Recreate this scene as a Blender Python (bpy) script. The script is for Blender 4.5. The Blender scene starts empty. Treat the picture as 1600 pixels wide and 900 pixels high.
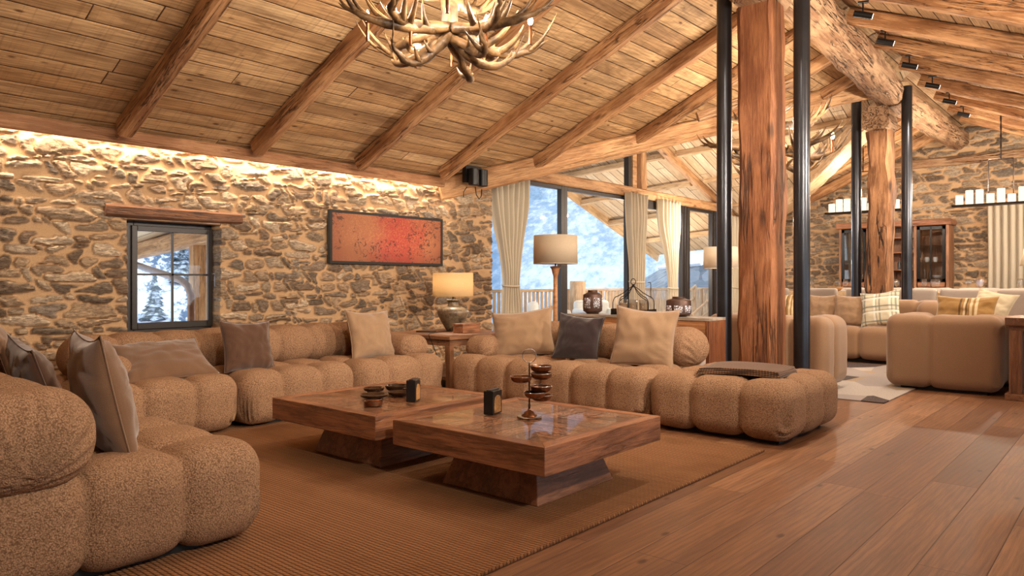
import bpy, bmesh, math, random
import numpy as np
from mathutils import Vector, Matrix, noise
PI = math.pi
rnd = random.Random(7)
SC = bpy.context.scene
COL = SC.collection

# ------------------------------------------------------------------ helpers
def lin(r, g, b):
    f = lambda c: (c/255/12.92) if c/255 <= 0.04045 else ((c/255+0.055)/1.055)**2.4
    return (f(r), f(g), f(b), 1.0)

class MB:
    def __init__(s): s.v = []; s.f = []
    def add(s, vs, fs, M=None):
        n = len(s.v)
        for p in vs: s.v.append(tuple(M @ Vector(p)) if M is not None else tuple(p))
        for f in fs: s.f.append(tuple(i+n for i in f))
        return s
    def box(s, x0, x1, y0, y1, z0, z1, M=None):
        if x0 > x1: x0, x1 = x1, x0
        if y0 > y1: y0, y1 = y1, y0
        if z0 > z1: z0, z1 = z1, z0
        vs = [(x, y, z) for z in (z0, z1) for y in (y0, y1) for x in (x0, x1)]
        return s.add(vs, [(0,2,3,1),(4,5,7,6),(0,1,5,4),(2,6,7,3),(0,4,6,2),(1,3,7,5)], M)
    def frustum(s, bx, by, tx, ty, z0, z1, M=None):
        vs = [(-bx,-by,z0),(bx,-by,z0),(-bx,by,z0),(bx,by,z0),(-tx,-ty,z1),(tx,-ty,z1),(-tx,ty,z1),(tx,ty,z1)]
        return s.add(vs, [(0,2,3,1),(4,5,7,6),(0,1,5,4),(2,6,7,3),(0,4,6,2),(1,3,7,5)], M)
    def lathe(s, prof, n=32, c=(0,0,0), M=None, capb=True, capt=True):
        vs = []; fs = []
        for r, z in prof:
            for k in range(n):
                a = 2*PI*k/n
                vs.append((c[0]+r*math.cos(a), c[1]+r*math.sin(a), c[2]+z))
        m = len(prof)
        for i in range(m-1):
            for k in range(n):
                k2 = (k+1) % n
                fs.append((i*n+k, i*n+k2, (i+1)*n+k2, (i+1)*n+k))
        if capb: fs.append(tuple(reversed(range(n))))
        if capt: fs.append(tuple((m-1)*n+k for k in range(n)))
        return s.add(vs, fs, M)
    def cyl(s, p0, p1, r, n=16, r1=None):
        return s.tube([p0, p1], [r, r if r1 is None else r1], n)
    def tube(s, pts, radii, n=8, caps=True, up=None):
        pts = [Vector(p) for p in pts]
        if not hasattr(radii, '__len__'): radii = [radii]*len(pts)
        m = len(pts); vs = []; fs = []
        t0 = (pts[1]-pts[0]).normalized()
        ref = Vector((0,0,1)) if abs(t0.z) < .9 else Vector((1,0,0))
        u = t0.cross(ref).normalized()
        for i, p in enumerate(pts):
            if i == 0: t = pts[1]-pts[0]
            elif i == m-1: t = pts[-1]-pts[-2]
            else: t = (pts[i+1]-pts[i]).normalized()+(pts[i]-pts[i-1]).normalized()
            t.normalize()
            u = (u-t*u.dot(t)).normalized()
            w = t.cross(u)
            for k in range(n):
                a = 2*PI*k/n
                vs.append(p+(u*math.cos(a)+w*math.sin(a))*radii[i])
        for i in range(m-1):
            for k in range(n):
                k2 = (k+1) % n
                fs.append((i*n+k, i*n+k2, (i+1)*n+k2, (i+1)*n+k))
        if caps:
            fs.append(tuple(reversed(range(n)))); fs.append(tuple((m-1)*n+k for k in range(n)))
        return s.add(vs, fs)
    def build(s, name, mat, parent=None, loc=None, rot=None, smooth=False, bevel=0, seg=2, sharp=None, sub=0, solid=0):
        me = bpy.data.meshes.new(name); me.from_pydata(s.v, [], s.f); me.update()
        if mat is not None:
            for m in (mat if isinstance(mat, (list, tuple)) else [mat]): me.materials.append(m)
        if smooth:
            me.polygons.foreach_set('use_smooth', [True]*len(me.polygons))
            if sharp is not None:
                me.set_sharp_from_angle(angle=math.radians(sharp))
        o = bpy.data.objects.new(name, me); COL.objects.link(o)
        if parent is not None: o.parent = parent
        if loc is not None: o.location = loc
        if rot is not None: o.rotation_euler = rot
        if solid:
            md = o.modifiers.new('solid', 'SOLIDIFY'); md.thickness = solid; md.offset = 0
        if bevel:
            md = o.modifiers.new('bevel', 'BEVEL'); md.width = bevel; md.segments = seg; md.limit_method = 'ANGLE'; md.angle_limit = .6
        if sub:
            md = o.modifiers.new('sub', 'SUBSURF'); md.levels = sub; md.render_levels = sub
        return o

def tag(o, label=None, cat=None, group=None, kind=None):
    if label: o['label'] = label
    if cat: o['category'] = cat
    if group: o['group'] = group
    if kind: o['kind'] = kind
    return o
def thing(name, label, cat, loc=(0,0,0), rz=0, group=None, kind=None):
    o = bpy.data.objects.new(name, None); COL.objects.link(o)
    o.empty_display_size = .1; o.location = loc; o.rotation_euler = (0, 0, rz)
    return tag(o, label, cat, group, kind)
def dup(root, loc, rz=None, label=None, group=None, scale=None):
    r = root.copy(); COL.objects.link(r); r.location = loc
    if rz is not None: r.rotation_euler = (0, 0, rz)
    if label: r['label'] = label
    if group: r['group'] = group
    if scale: r.scale = scale
    for ch in list(root.children):
        c = ch.copy(); COL.objects.link(c); c.parent = r
        for g in list(ch.children):
            d = g.copy(); COL.objects.link(d); d.parent = c
    return r

# ------------------------------------------------------------------ materials
class NT:
    def __init__(s, name):
        s.m = bpy.data.materials.new(name); s.m.use_nodes = True
        s.t = s.m.node_tree; s.t.nodes.clear()
        s.out = s.n('ShaderNodeOutputMaterial')
    def n(s, typ, **kw):
        nd = s.t.nodes.new(typ)
        for k, v in kw.items(): setattr(nd, k, v)
        return nd
    def l(s, a, b): s.t.links.new(a, b)
    def val(s, nd, **kw):
        for k, v in kw.items(): nd.inputs[k.replace('_', ' ')].default_value = v
        return nd
    def math(s, op, a, b=None, c=None, clamp=False):
        nd = s.n('ShaderNodeMath', operation=op); nd.use_clamp = clamp
        for i, x in enumerate((a, b, c)):
            if x is None: continue
            if isinstance(x, (int, float)): nd.inputs[i].default_value = x
            else: s.l(x, nd.inputs[i])
        return nd.outputs[0]
    def mix(s, fac, a, b, typ='MIX'):
        nd = s.n('ShaderNodeMix', data_type='RGBA', blend_type=typ)
        for i, x in ((0, fac), (6, a), (7, b)):
            if isinstance(x, (int, float)): nd.inputs[i].default_value = x
            elif isinstance(x, tuple): nd.inputs[i].default_value = x
            else: s.l(x, nd.inputs[i])
        return nd.outputs[2]
    def ramp(s, fac, stops, interp='LINEAR'):
        nd = s.n('ShaderNodeValToRGB'); nd.color_ramp.interpolation = interp
        cr = nd.color_ramp
        while len(cr.elements) > 1: cr.elements.remove(cr.elements[0])
        cr.elements[0].position = stops[0][0]; cr.elements[0].color = stops[0][1]
        for p, c in stops[1:]:
            e = cr.elements.new(p); e.color = c
        s.l(fac, nd.inputs[0]); return nd.outputs[0]
    def sramp(s, fac, a, b, lo=0., hi=1.):
        nd = s.n('ShaderNodeMapRange', interpolation_type='SMOOTHSTEP')
        s.l(fac, nd.inputs[0]); nd.inputs[1].default_value = a; nd.inputs[2].default_value = b
        nd.inputs[3].default_value = lo; nd.inputs[4].default_value = hi
        return nd.outputs[0]
    def coord(s, scale=(1,1,1), which='Object', rand=True, rot=None):
        tc = s.n('ShaderNodeTexCoord'); mp = s.n('ShaderNodeMapping')
        mp.inputs['Scale'].default_value = scale
        if rot: mp.inputs['Rotation'].default_value = rot
        src = tc.outputs[which]
        if rand:
            oi = s.n('ShaderNodeObjectInfo'); va = s.n('ShaderNodeVectorMath', operation='MULTIPLY_ADD')
            cb = s.n('ShaderNodeCombineXYZ')
            for i in range(3): s.l(oi.outputs['Random'], cb.inputs[i])
            s.l(cb.outputs[0], va.inputs[0]); va.inputs[1].default_value = (13.7, 7.9, 5.3); s.l(src, va.inputs[2]); src = va.outputs[0]
        s.l(src, mp.inputs[0]); return mp.outputs[0]
    def noise(s, vec, scale, detail=4, rough=.55, dist=0.):
        nd = s.n('ShaderNodeTexNoise'); s.l(vec, nd.inputs['Vector'])
        s.val(nd, Scale=scale, Detail=detail, Roughness=rough, Distortion=dist); return nd.outputs['Fac']
    def voro(s, vec, scale, feature='F1', out='Distance', rnd=1.):
        nd = s.n('ShaderNodeTexVoronoi', feature=feature); s.l(vec, nd.inputs['Vector'])
        nd.inputs['Scale'].default_value = scale; nd.inputs['Randomness'].default_value = rnd; return nd.outputs[out]
    def bump(s, h, strength=.5, dist=.01, prev=None):
        nd = s.n('ShaderNodeBump'); s.l(h, nd.inputs['Height']); nd.inputs['Strength'].default_value = strength
        nd.inputs['Distance'].default_value = dist
        if prev is not None: s.l(prev, nd.inputs['Normal'])
        return nd.outputs[0]
    def pbsdf(s, color, rough=.6, normal=None, metal=0., spec=.5, sheen=0., emis=None, estr=0., trans=0., coat=0.):
        p = s.n('ShaderNodeBsdfPrincipled')
        for key, x in (('Base Color', color), ('Roughness', rough), ('Metallic', metal)):
            if isinstance(x, (int, float, tuple)): p.inputs[key].default_value = x
            else: s.l(x, p.inputs[key])
        p.inputs['Specular IOR Level'].default_value = spec
        p.inputs['Sheen Weight'].default_value = sheen
        p.inputs['Transmission Weight'].default_value = trans
        p.inputs['Coat Weight'].default_value = coat
        if normal is not None: s.l(normal, p.inputs['Normal'])
        if emis is not None:
            p.inputs['Emission Color'].default_value = emis; p.inputs['Emission Strength'].default_value = estr
        s.l(p.outputs[0], s.out.inputs[0]); s.p = p; return p

def m_plain(name, col, rough=.5, metal=0., spec=.5, sheen=0., nz=0., nscale=30, emis=None, estr=0.):
    t = NT(name); v = t.coord()
    n = t.noise(v, nscale, 4)
    c = t.mix(t.sramp(n, .3, .7), tuple(x*(1-nz) for x in col[:3])+(1,), tuple(min(1, x*(1+nz)) for x in col[:3])+(1,))
    t.pbsdf(c, rough, t.bump(n, .15, .004), metal, spec, sheen, emis, estr); return t.m

def m_wood(name, c1, c2, dark, axis='x', cs=1., rough=.6, grain=1., crack=.5, knots=.6, bump=.5, spec=.35, scale=1., stain=.0, hue=.25):
    """timber whose grain follows one local axis"""
    t = NT(name)
    st = {'x': (1,9,9), 'y': (9,1,9), 'z': (9,9,1)}[axis]
    v = t.coord(tuple(q*scale for q in st))
    v1 = t.coord(tuple(scale*q for q in {'x': (1,3,3), 'y': (3,1,3), 'z': (3,3,1)}[axis]))
    warp = t.noise(v1, 1.6, 2)
    n1 = t.noise(v, 1.6, 6, .65, 1.2)
    n2 = t.noise(v, 9, 4, .7, .4)
    big = t.noise(v1, .9, 3)
    f = t.math('ADD', t.math('MULTIPLY', n1, .65), t.math('MULTIPLY', n2, .35))
    f = t.math('ADD', f, t.math('MULTIPLY', t.math('SUBTRACT', warp, .5), .5))
    col = t.mix(t.sramp(f, .40, .60), c1, c2)
    fine = t.noise(t.coord(tuple(scale*q for q in {'x': (.8,60,60), 'y': (60,.8,60), 'z': (60,60,.8)}[axis])), 1.5, 3, .7, .3)
    col = t.mix(t.math('MULTIPLY', t.sramp(fine, .52, .70), .38), col, dark)
    dirt = t.noise(v1, 3.5, 5, .7, .3); col = t.mix(t.math('MULTIPLY', t.sramp(dirt, .5, .75), .35), col, dark)
    oi = t.n('ShaderNodeObjectInfo')
    col = t.mix(t.math('MULTIPLY', oi.outputs['Random'], hue), col, tuple(x*.55 for x in c1[:3])+(1,))
    # knots
    kv = t.voro(v1, 1.35, out='Distance'); kn = t.sramp(kv, .04, .15, 1., 0.)
    col = t.mix(t.math('MULTIPLY', kn, knots), col, dark)
    # cracks
    cv = t.coord(tuple(scale*q for q in {'x': (.35*cs,7*cs,7*cs), 'y': (7*cs,.35*cs,7*cs), 'z': (7*cs,7*cs,.35*cs)}[axis]))
    cn = t.noise(cv, 2.2, 5, .6, .6)
    ck = t.sramp(t.math('ABSOLUTE', t.math('SUBTRACT', cn, .5)), .004, .024, 1., 0.)
    gate = t.sramp(big, .42, .52)
    ck = t.math('MULTIPLY', ck, gate)
    col = t.mix(t.math('MULTIPLY', ck, crack), col, dark)
    if stain:
        sn = t.noise(v1, .5, 5, .7, .5)
        col = t.mix(t.math('MULTIPLY', t.sramp(sn, .5, .72), stain), col, dark)
    h = t.math('SUBTRACT', t.math('ADD', f, t.math('MULTIPLY', t.math('SUBTRACT', n2, fine), .4)), t.math('MULTIPLY', ck, 2.2))
    t.pbsdf(col, rough, t.bump(h, bump, .012), 0., spec); return t.m

def m_planks(name, width, length, cols, dark, rough=.5, spec=.4, gap=.02, stain=.5, saw=0., bumpd=.006, knot=.7, gapc=None, edge=.0, grain=1.):
    """boards running along local x, laid side by side along local y"""
    t = NT(name)
    tc = t.n('ShaderNodeTexCoord'); sp = t.n('ShaderNodeSeparateXYZ'); t.l(tc.outputs['Object'], sp.inputs[0])
    x, y = sp.outputs[0], sp.outputs[1]
    yy = t.math('DIVIDE', y, width); row = t.math('FLOOR', yy); fy = t.math('FRACT', yy)
    wn = t.n('ShaderNodeTexWhiteNoise', noise_dimensions='1D'); t.l(row, wn.inputs['W'])
    xx = t.math('ADD', t.math('DIVIDE', x, length), t.math('MULTIPLY', wn.outputs['Value'], 7.31))
    seg = t.math('FLOOR', xx); fx = t.math('FRACT', xx)
    cb = t.n('ShaderNodeCombineXYZ'); t.l(row, cb.inputs[0]); t.l(seg, cb.inputs[1])
    wn2 = t.n('ShaderNodeTexWhiteNoise', noise_dimensions='2D'); t.l(cb.outputs[0], wn2.inputs['Vector'])
    r = wn2.outputs['Value']
    # grain coordinates with a shift per board
    cb2 = t.n('ShaderNodeCombineXYZ'); t.l(t.math('ADD', x, t.math('MULTIPLY', r, 37.)), cb2.inputs[0])
    t.l(t.math('ADD', y, t.math('MULTIPLY', r, 19.)), cb2.inputs[1]); t.l(t.math('MULTIPLY', r, 11.), cb2.inputs[2])
    def mp(s):
        m = t.n('ShaderNodeMapping'); m.inputs['Scale'].default_value = s; t.l(cb2.outputs[0], m.inputs[0]); return m.outputs[0]
    g1 = t.noise(mp((1.1, 14, 1)), 1.3, 6, .62, 1.6)
    g2 = t.noise(mp((3, 70, 1)), 1.5, 4, .7, .5)
    big = t.noise(mp((.5, 2.5, 1)), 1.1, 4, .6)
    f = t.math('ADD', t.math('MULTIPLY', g1, .6), t.math('MULTIPLY', g2, .4))
    base = t.ramp(r, [(i/(len(cols)-1), c) for i, c in enumerate(cols)])
    c = t.mix(t.math('MULTIPLY', t.sramp(f, .62, .36), .55*grain), base, dark)
    c = t.mix(t.math('MULTIPLY', t.sramp(big, .42, .68), stain), c, dark)
    # rings of figure
    if grain:
        wv = t.n('ShaderNodeTexWave', wave_type='RINGS', rings_direction='Z'); t.l(mp((.55, 5, 1)), wv.inputs['Vector'])
        t.val(wv, Scale=2.2, Distortion=7., Detail=3., Detail_Scale=.8)
        c = t.mix(t.math('MULTIPLY', t.sramp(wv.outputs['Fac'], .45, .95), .22*grain), c, dark)
    kv = t.voro(mp((1.0, 2.2, 1)), 2.9); kn = t.sramp(kv, .04, .13, 1., 0.)
    c = t.mix(t.math('MULTIPLY', kn, knot), c, dark)
    if saw:
        sw = t.noise(mp((40, 1.5, 1)), 1., 3, .5); c = t.mix(t.math('MULTIPLY', t.sramp(sw, .5, .75), saw), c, dark)
    ey = t.math('MINIMUM', fy, t.math('SUBTRACT', 1., fy))
    ex = t.math('MULTIPLY', t.math('MINIMUM', fx, t.math('SUBTRACT', 1., fx)), length/width)
    wob = t.math('MULTIPLY', t.math('SUBTRACT', t.noise(mp((3, 3, 1)), 2., 3), .5), gap*edge)
    e = t.math('ADD', t.math('MINIMUM', ey, ex), wob)
    gp = t.sramp(e, gap*.35, gap, 1., 0.)
    c = t.mix(gp, c, gapc or tuple(q*.25 for q in dark[:3])+(1,))
    h = t.math('ADD', t.math('MULTIPLY', f, .35), t.math('MULTIPLY', t.sramp(e, 0., gap*1.6), 1.))
    h = t.math('ADD', h, t.math('MULTIPLY', r, .9 if saw else 0.))
    rr = t.math('ADD', rough, t.math('MULTIPLY', t.math('SUBTRACT', f, .5), .35))
    t.pbsdf(c, rr, t.bump(h, .55, bumpd), 0., spec); return t.m

def m_boucle(name, c1, c2, scale=105):
    t = NT(name); v = t.coord((1,1,1), rand=False)
    wv = t.n('ShaderNodeVectorMath', operation='ADD'); nz = t.n('ShaderNodeTexNoise'); t.l(v, nz.inputs['Vector']); t.val(nz, Scale=60., Detail=2.)
    sc = t.n('ShaderNodeVectorMath', operation='SCALE'); t.l(nz.outputs['Color'], sc.inputs[0]); sc.inputs['Scale'].default_value = .012
    t.l(v, wv.inputs[0]); t.l(sc.outputs[0], wv.inputs[1])
    d = t.voro(wv.outputs[0], scale, 'SMOOTH_F1')
    n = t.noise(v, scale*2.2, 3, .6); big = t.noise(v, 3., 3)
    h = t.math('SUBTRACT', t.math('MULTIPLY', n, .5), d)
    f = t.sramp(h, -.5, .25)
    c = t.mix(f, c1, c2)
    c = t.mix(t.math('MULTIPLY', t.sramp(big, .35, .7), .18), c, c1)
    t.pbsdf(c, .95, t.bump(h, .8, .008), 0., .15, .3)
    t.p.inputs['Sheen Roughness'].default_value = .6; t.p.inputs['Sheen Tint'].default_value = c2
    return t.m

def m_cloth(name, c1, c2, scale=260, sheen=.3, plaid=None, blotch=.15, bstr=.35):
    t = NT(name); v = t.coord((1,1,1), rand=False)
    sp = t.n('ShaderNodeSeparateXYZ'); t.l(v, sp.inputs[0])
    a = t.math('SINE', t.math('MULTIPLY', t.math('ADD', sp.outputs[0], sp.outputs[1]), scale*2.))
    b = t.math('SINE', t.math('MULTIPLY', sp.outputs[2], scale*2.))
    wv = t.math('MULTIPLY', t.math('ADD', a, b), .03)
    n = t.noise(v, scale, 3, .7); big = t.noise(v, 5, 3)
    h = t.math('ADD', wv, n)
    c = t.mix(t.sramp(h, .1, .9), c1, c2)
    c = t.mix(t.math('MULTIPLY', t.sramp(big, .4, .7), blotch), c, c1)
    if plaid:
        axis_cols = plaid
        for ax, per, pos, wid, colr, op in axis_cols:
            q = t.math('FRACT', t.math('ADD', t.math('DIVIDE', sp.outputs[ax], per), 50.+pos))
            m_ = t.math('LESS_THAN', q, wid)
            c = t.mix(t.math('MULTIPLY', m_, op), c, colr)
    t.pbsdf(c, .9, t.bump(h, bstr, .003), 0., .15, sheen); return t.m

def m_glass(name, tint=(1,1,1,1), refl=.12):
    t = NT(name); g = t.n('ShaderNodeBsdfGlossy'); g.inputs['Roughness'].default_value = .02
    tr = t.n('ShaderNodeBsdfTransparent'); tr.inputs[0].default_value = tint
    fr = t.n('ShaderNodeLayerWeight'); fr.inputs[0].default_value = .5
    mx = t.n('ShaderNodeMixShader'); t.l(t.math('MULTIPLY_ADD', t.math('POWER', fr.outputs['Facing'], 4.), refl*3.5, refl*.35), mx.inputs[0])
    t.l(tr.outputs[0], mx.inputs[1]); t.l(g.outputs[0], mx.inputs[2]); t.l(mx.outputs[0], t.out.inputs[0]); return t.m

def m_emit(name, col, s):
    t = NT(name); e = t.n('ShaderNodeEmission'); e.inputs[0].default_value = col; e.inputs[1].default_value = s
    t.l(e.outputs[0], t.out.inputs[0]); return t.m

def m_translucent(name, col, tr=.4, scale=220, emis=0.):
    t = NT(name); v = t.coord(); n = t.noise(v, scale, 2)
    vs = t.coord((60, 60, 300)); n2 = t.noise(vs, 3, 2)
    c = t.mix(t.sramp(t.math('MULTIPLY', t.math('ADD', n, n2), .5), .35, .65), tuple(x*.8 for x in col[:3])+(1,), col)
    d = t.n('ShaderNodeBsdfDiffuse'); t.l(c, d.inputs[0]); b = t.bump(n2, .3, .002); t.l(b, d.inputs['Normal'])
    tl = t.n('ShaderNodeBsdfTranslucent'); t.l(c, tl.inputs[0])
    mx = t.n('ShaderNodeMixShader'); mx.inputs[0].default_value = tr
    t.l(d.outputs[0], mx.inputs[1]); t.l(tl.outputs[0], mx.inputs[2]); t.l(mx.outputs[0], t.out.inputs[0]); return t.m

def m_stone():
    t = NT('stone_masonry')
    at = t.n('ShaderNodeAttribute'); at.attribute_name = 'Col'
    v = t.coord((1, 1, 1), rand=False); vs = t.coord((1, 1, 3.2), rand=False)
    n = t.noise(vs, 22, 8, .7, .6); n2 = t.noise(v, 140, 4, .7); n3 = t.noise(vs, 9, 4, .6)
    al = at.outputs['Alpha']    # 1 on stone, 0 on mortar
    stone = t.mix(t.sramp(n, .3, .7), (.45,.42,.4,1), (1.5,1.45,1.35,1))
    stone = t.mix(1., at.outputs['Color'], stone, 'MULTIPLY')
    crust = t.math('MULTIPLY', t.sramp(n3, .56, .72), .45)
    stone = t.mix(crust, stone, lin(196,176,148))
    mort = t.mix(t.sramp(n2, .3, .7), lin(176,142,106), lin(206,174,136))
    mort = t.mix(t.math('MULTIPLY', t.sramp(n3, .5, .7), .3), mort, lin(148,114,80))
    c = t.mix(al, mort, stone)
    h = t.math('ADD', t.math('MULTIPLY', t.math('MULTIPLY', n, al), 1.), t.math('MULTIPLY', n2, .12))
    t.pbsdf(c, .9, t.bump(h, .8, .028), 0., .25); return t.m

M = {}
M['rafter'] = m_wood('rafter_wood', lin(156,110,72), lin(206,160,114), lin(62,38,24), 'x', rough=.62, knots=.65, crack=.85, stain=.35)
M['trim'] = m_wood('trim_wood', lin(160,112,76), lin(196,148,106), lin(74,42,26), 'x', rough=.6, knots=.7, crack=.5, stain=.2)
M['post'] = m_wood('post_wood', lin(136,84,54), lin(176,118,78), lin(58,36,24), 'x', cs=.42, rough=.6, knots=.8, crack=.75, stain=.3, scale=.8, bump=.8)
M['post2'] = m_wood('post_wood_weathered', lin(138,94,62), lin(186,136,94), lin(50,32,22), 'x', cs=.3, rough=.65, knots=.9, crack=1., stain=.25, scale=.8, bump=1.)
M['oldbeam'] = m_wood('weathered_beam_wood', lin(150,112,82), lin(196,160,124), lin(60,40,28), 'x', rough=.75, knots=.6, crack=1., stain=.4, bump=.9)
M['header'] = m_wood('header_wood', lin(176,130,88), lin(210,166,120), lin(70,44,28), 'x', rough=.6, knots=.85, crack=.4)
M['lintel'] = m_wood('lintel_wood', lin(96,64,46), lin(134,92,64), lin(50,30,20), 'x', rough=.75, knots=.7, crack=.7, stain=.4)
M['ceil'] = m_planks('ceiling_boards', .17, 5.2, [lin(180,142,100), lin(222,186,138), lin(206,166,118), lin(230,198,152), lin(214,174,126), lin(226,190,142)], lin(88,56,34), rough=.7, spec=.25, gap=.035, stain=.5, saw=.3, bumpd=.016, edge=1.6, knot=.9, gapc=lin(70,44,28))
M['ceil2'] = m_planks('ceiling_boards_right', .17, 5.0, [lin(198,166,126), lin(214,184,146), lin(184,150,112), lin(206,176,138)], lin(104,72,48), rough=.7, spec=.25, gap=.04, stain=.4, saw=.3, bumpd=.02, edge=1.2, knot=.7)
M['ceil3'] = m_planks('soffit_boards', .2, 3.0, [lin(224,200,166), lin(238,220,190), lin(214,188,152), lin(232,210,176)], lin(150,116,82), rough=.7, spec=.25, gap=.045, stain=.3, saw=.1, bumpd=.012, edge=1., knot=.8)
M['purlin'] = m_wood('purlin_wood', lin(196,162,122), lin(224,194,154), lin(96,66,44), 'x', rough=.65, knots=.7, crack=.5)
M['floor'] = m_planks('oak_floor', .225, 2.1, [lin(132,92,64), lin(168,122,86), lin(148,104,72), lin(186,140,102), lin(138,96,66), lin(160,116,82)], lin(88,56,36), rough=.5, spec=.4, gap=.012, stain=.32, bumpd=.002, knot=.9, gapc=lin(84,58,42), grain=1.)
M['table'] = m_wood('table_wood', lin(118,76,52), lin(166,112,78), lin(52,30,20), 'x', rough=.35, knots=.75, crack=.35, spec=.5, bump=.35, hue=.15)
M['tabley'] = m_wood('table_wood_cross', lin(118,76,52), lin(166,112,78), lin(52,30,20), 'y', rough=.35, knots=.75, crack=.35, spec=.5, bump=.35, hue=.15)
M['sidewood'] = m_wood('side_table_wood', lin(122,82,56), lin(162,114,80), lin(60,34,20), 'x', rough=.4, knots=.4, crack=.3, spec=.5, hue=.2)
M['sidewoodz'] = m_wood('side_table_leg_wood', lin(122,82,56), lin(162,114,80), lin(60,34,20), 'z', rough=.4, knots=.4, crack=.3, spec=.5, hue=.2)
M['console'] = m_wood('console_wood', lin(178,122,78), lin(208,154,108), lin(86,52,32), 'y', rough=.5, knots=.7, crack=.4)
M['consoletop'] = m_wood('console_top_wood', lin(150,136,120), lin(190,178,164), lin(110,90,74), 'y', rough=.3, knots=.3, crack=.2)
M['consolez'] = m_wood('console_side_wood', lin(126,74,44), lin(156,98,60), lin(70,40,24), 'z', rough=.45, knots=.3, crack=.4)
M['boucle'] = m_boucle('boucle_camel', lin(120,90,66), lin(196,158,126), 185)
M['linen'] = m_cloth('linen_beige', lin(132,102,76), lin(162,130,102), 300, .3)
M['tan'] = m_cloth('cushion_tan', lin(142,114,88), lin(168,138,108), 330, .45, blotch=.25)
M['brown'] = m_cloth('cushion_brown', lin(104,76,56), lin(128,98,74), 330, .5, blotch=.25)
M['dkbrown'] = m_cloth('cushion_dark_brown', lin(78,54,40), lin(98,70,54), 330, .5, blotch=.25)
M['plum'] = m_cloth('cushion_plum', lin(38,28,28), lin(60,46,46), 330, .5, blotch=.25)
M['gold'] = m_cloth('cushion_ochre_striped', lin(146,112,64), lin(170,134,82), 330, .3, plaid=[(0,10.,.0,.0025,lin(222,206,170),.8),(0,10.,.994,.0025,lin(222,206,170),.8),(0,10.,.0045,.002,lin(96,72,44),.9),(0,10.,.998,.0015,lin(96,72,44),.9),(0,10.,.9895,.0025,lin(222,206,170),.8)])
M['cream'] = m_cloth('cushion_cream', lin(202,190,158), lin(224,212,184), 200, .3)
g_, k_ = lin(120,128,120), lin(150,160,150)
M['plaid'] = m_cloth('cushion_plaid', lin(206,196,168), lin(226,216,190), 300, .3, plaid=[(0,.2,.0,.1,g_,.75),(0,.2,.2,.06,g_,.6),(0,.2,.35,.12,lin(240,236,224),.8),(2,.2,.0,.1,g_,.75),(2,.2,.25,.06,g_,.6),(2,.2,.4,.12,lin(240,236,224),.8)])
M['throw'] = m_cloth('throw_houndstooth', lin(120,86,60), lin(146,108,78), 300, .2, plaid=[(0,.02,.0,.45,lin(58,40,30),.8),(1,.02,.0,.45,lin(58,40,30),.7)])
M['chairfab'] = m_cloth('dining_chair_fabric', lin(158,146,136), lin(186,174,162), 300, .2)
M['curtain'] = m_translucent('curtain_linen', lin(232,222,202), .35)
M['sheer'] = m_glass('sheer_voile', (.86,.9,.95,1), .05)
M['black'] = m_plain('black_steel', lin(34,33,34), .32, .6, nz=.1)
M['pipe'] = m_plain('pipe_steel', lin(70,72,78), .28, .85, nz=.12, nscale=4)
M['iron'] = m_plain('wrought_iron', lin(48,38,34), .45, .7, nz=.2)
M['frame'] = m_plain('window_frame_metal', lin(46,41,40), .4, .2, nz=.05)
M['blackbox'] = m_plain('black_lacquer', lin(26,24,26), .3, nz=.1)
M['gilt'] = m_plain('carved_gilt_wood', lin(170,124,74), .5, nz=.45, nscale=90)
M['bronze'] = m_plain('aged_bronze', lin(126,80,50), .32, .85, nz=.35, nscale=40)
M['steelrim'] = m_plain('polished_steel', lin(170,160,156), .2, 1., nz=.1)
M['darkbowl'] = m_plain('glazed_dark_bowl', lin(64,44,32), .15, .3, nz=.4, nscale=12)
M['lantern'] = m_plain('lantern_metal', lin(86,64,56), .45, .5, nz=.25, nscale=25)
M['filigree'] = m_plain('lantern_cutout', lin(196,200,214), .4, 0., nz=.5, nscale=110)
M['plinth'] = m_plain('sofa_plinth', lin(26,22,20), .7, nz=.1)
M['chrome'] = m_plain('chrome', lin(200,200,205), .15, 1.)
M['white'] = m_plain('white_cushion', lin(226,228,226), .8, nz=.04)
M['candle'] = m_translucent('wax_candle', lin(226,196,160), .3)
M['litcandle'] = m_emit('lit_candle_glass', (1., .80, .56, 1), .85)
M['bulb'] = m_emit('bulb_filament', (1., .66, .3, 1), 38.)
M['led'] = m_emit('led_strip_glow', (1., .66, .36, 1), 6.)
M['lens'] = m_emit('lamp_lens', (1., .9, .75, 1), 4.)
M['shade'] = m_translucent('linen_lampshade_lit', lin(232,212,176), .55, 300)
M['shade2'] = m_translucent('linen_lampshade_unlit', lin(222,206,182), .4, 300)
M['shade3'] = m_translucent('white_lampshade', lin(238,228,212), .45, 300)
M['glass'] = m_glass('window_glass')
M['cupglass'] = m_glass('clear_glass', (.95,.96,.98,1), .35)
M['stone'] = m_stone()
M['plaster'] = m_plain('lime_plaster', lin(200,160,118), .9, nz=.08, nscale=8)
M['snow'] = m_plain('snow', lin(232,238,248), .8, nz=.03, nscale=2)
M['deck'] = m_planks('deck_boards', .14, 3., [lin(150,140,128), lin(176,166,150), lin(164,152,138)], lin(96,84,72), rough=.7, gap=.05, stain=.2, bumpd=.004)
M['railwood'] = m_wood('railing_wood', lin(176,146,116), lin(208,178,146), lin(110,84,62), 'x', rough=.7, knots=.5, crack=.3, hue=.3)
M['railwoodz'] = m_wood('baluster_wood', lin(186,156,126), lin(214,186,154), lin(110,84,62), 'z', rough=.7, knots=.4, crack=.3, hue=.3)
M['copper'] = m_plain('copper_downpipe', lin(120,92,78), .35, .7, nz=.2, nscale=12)
M['soil'] = m_plain('lawn_cover', lin(140,160,110), .9, nz=.2)

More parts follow.
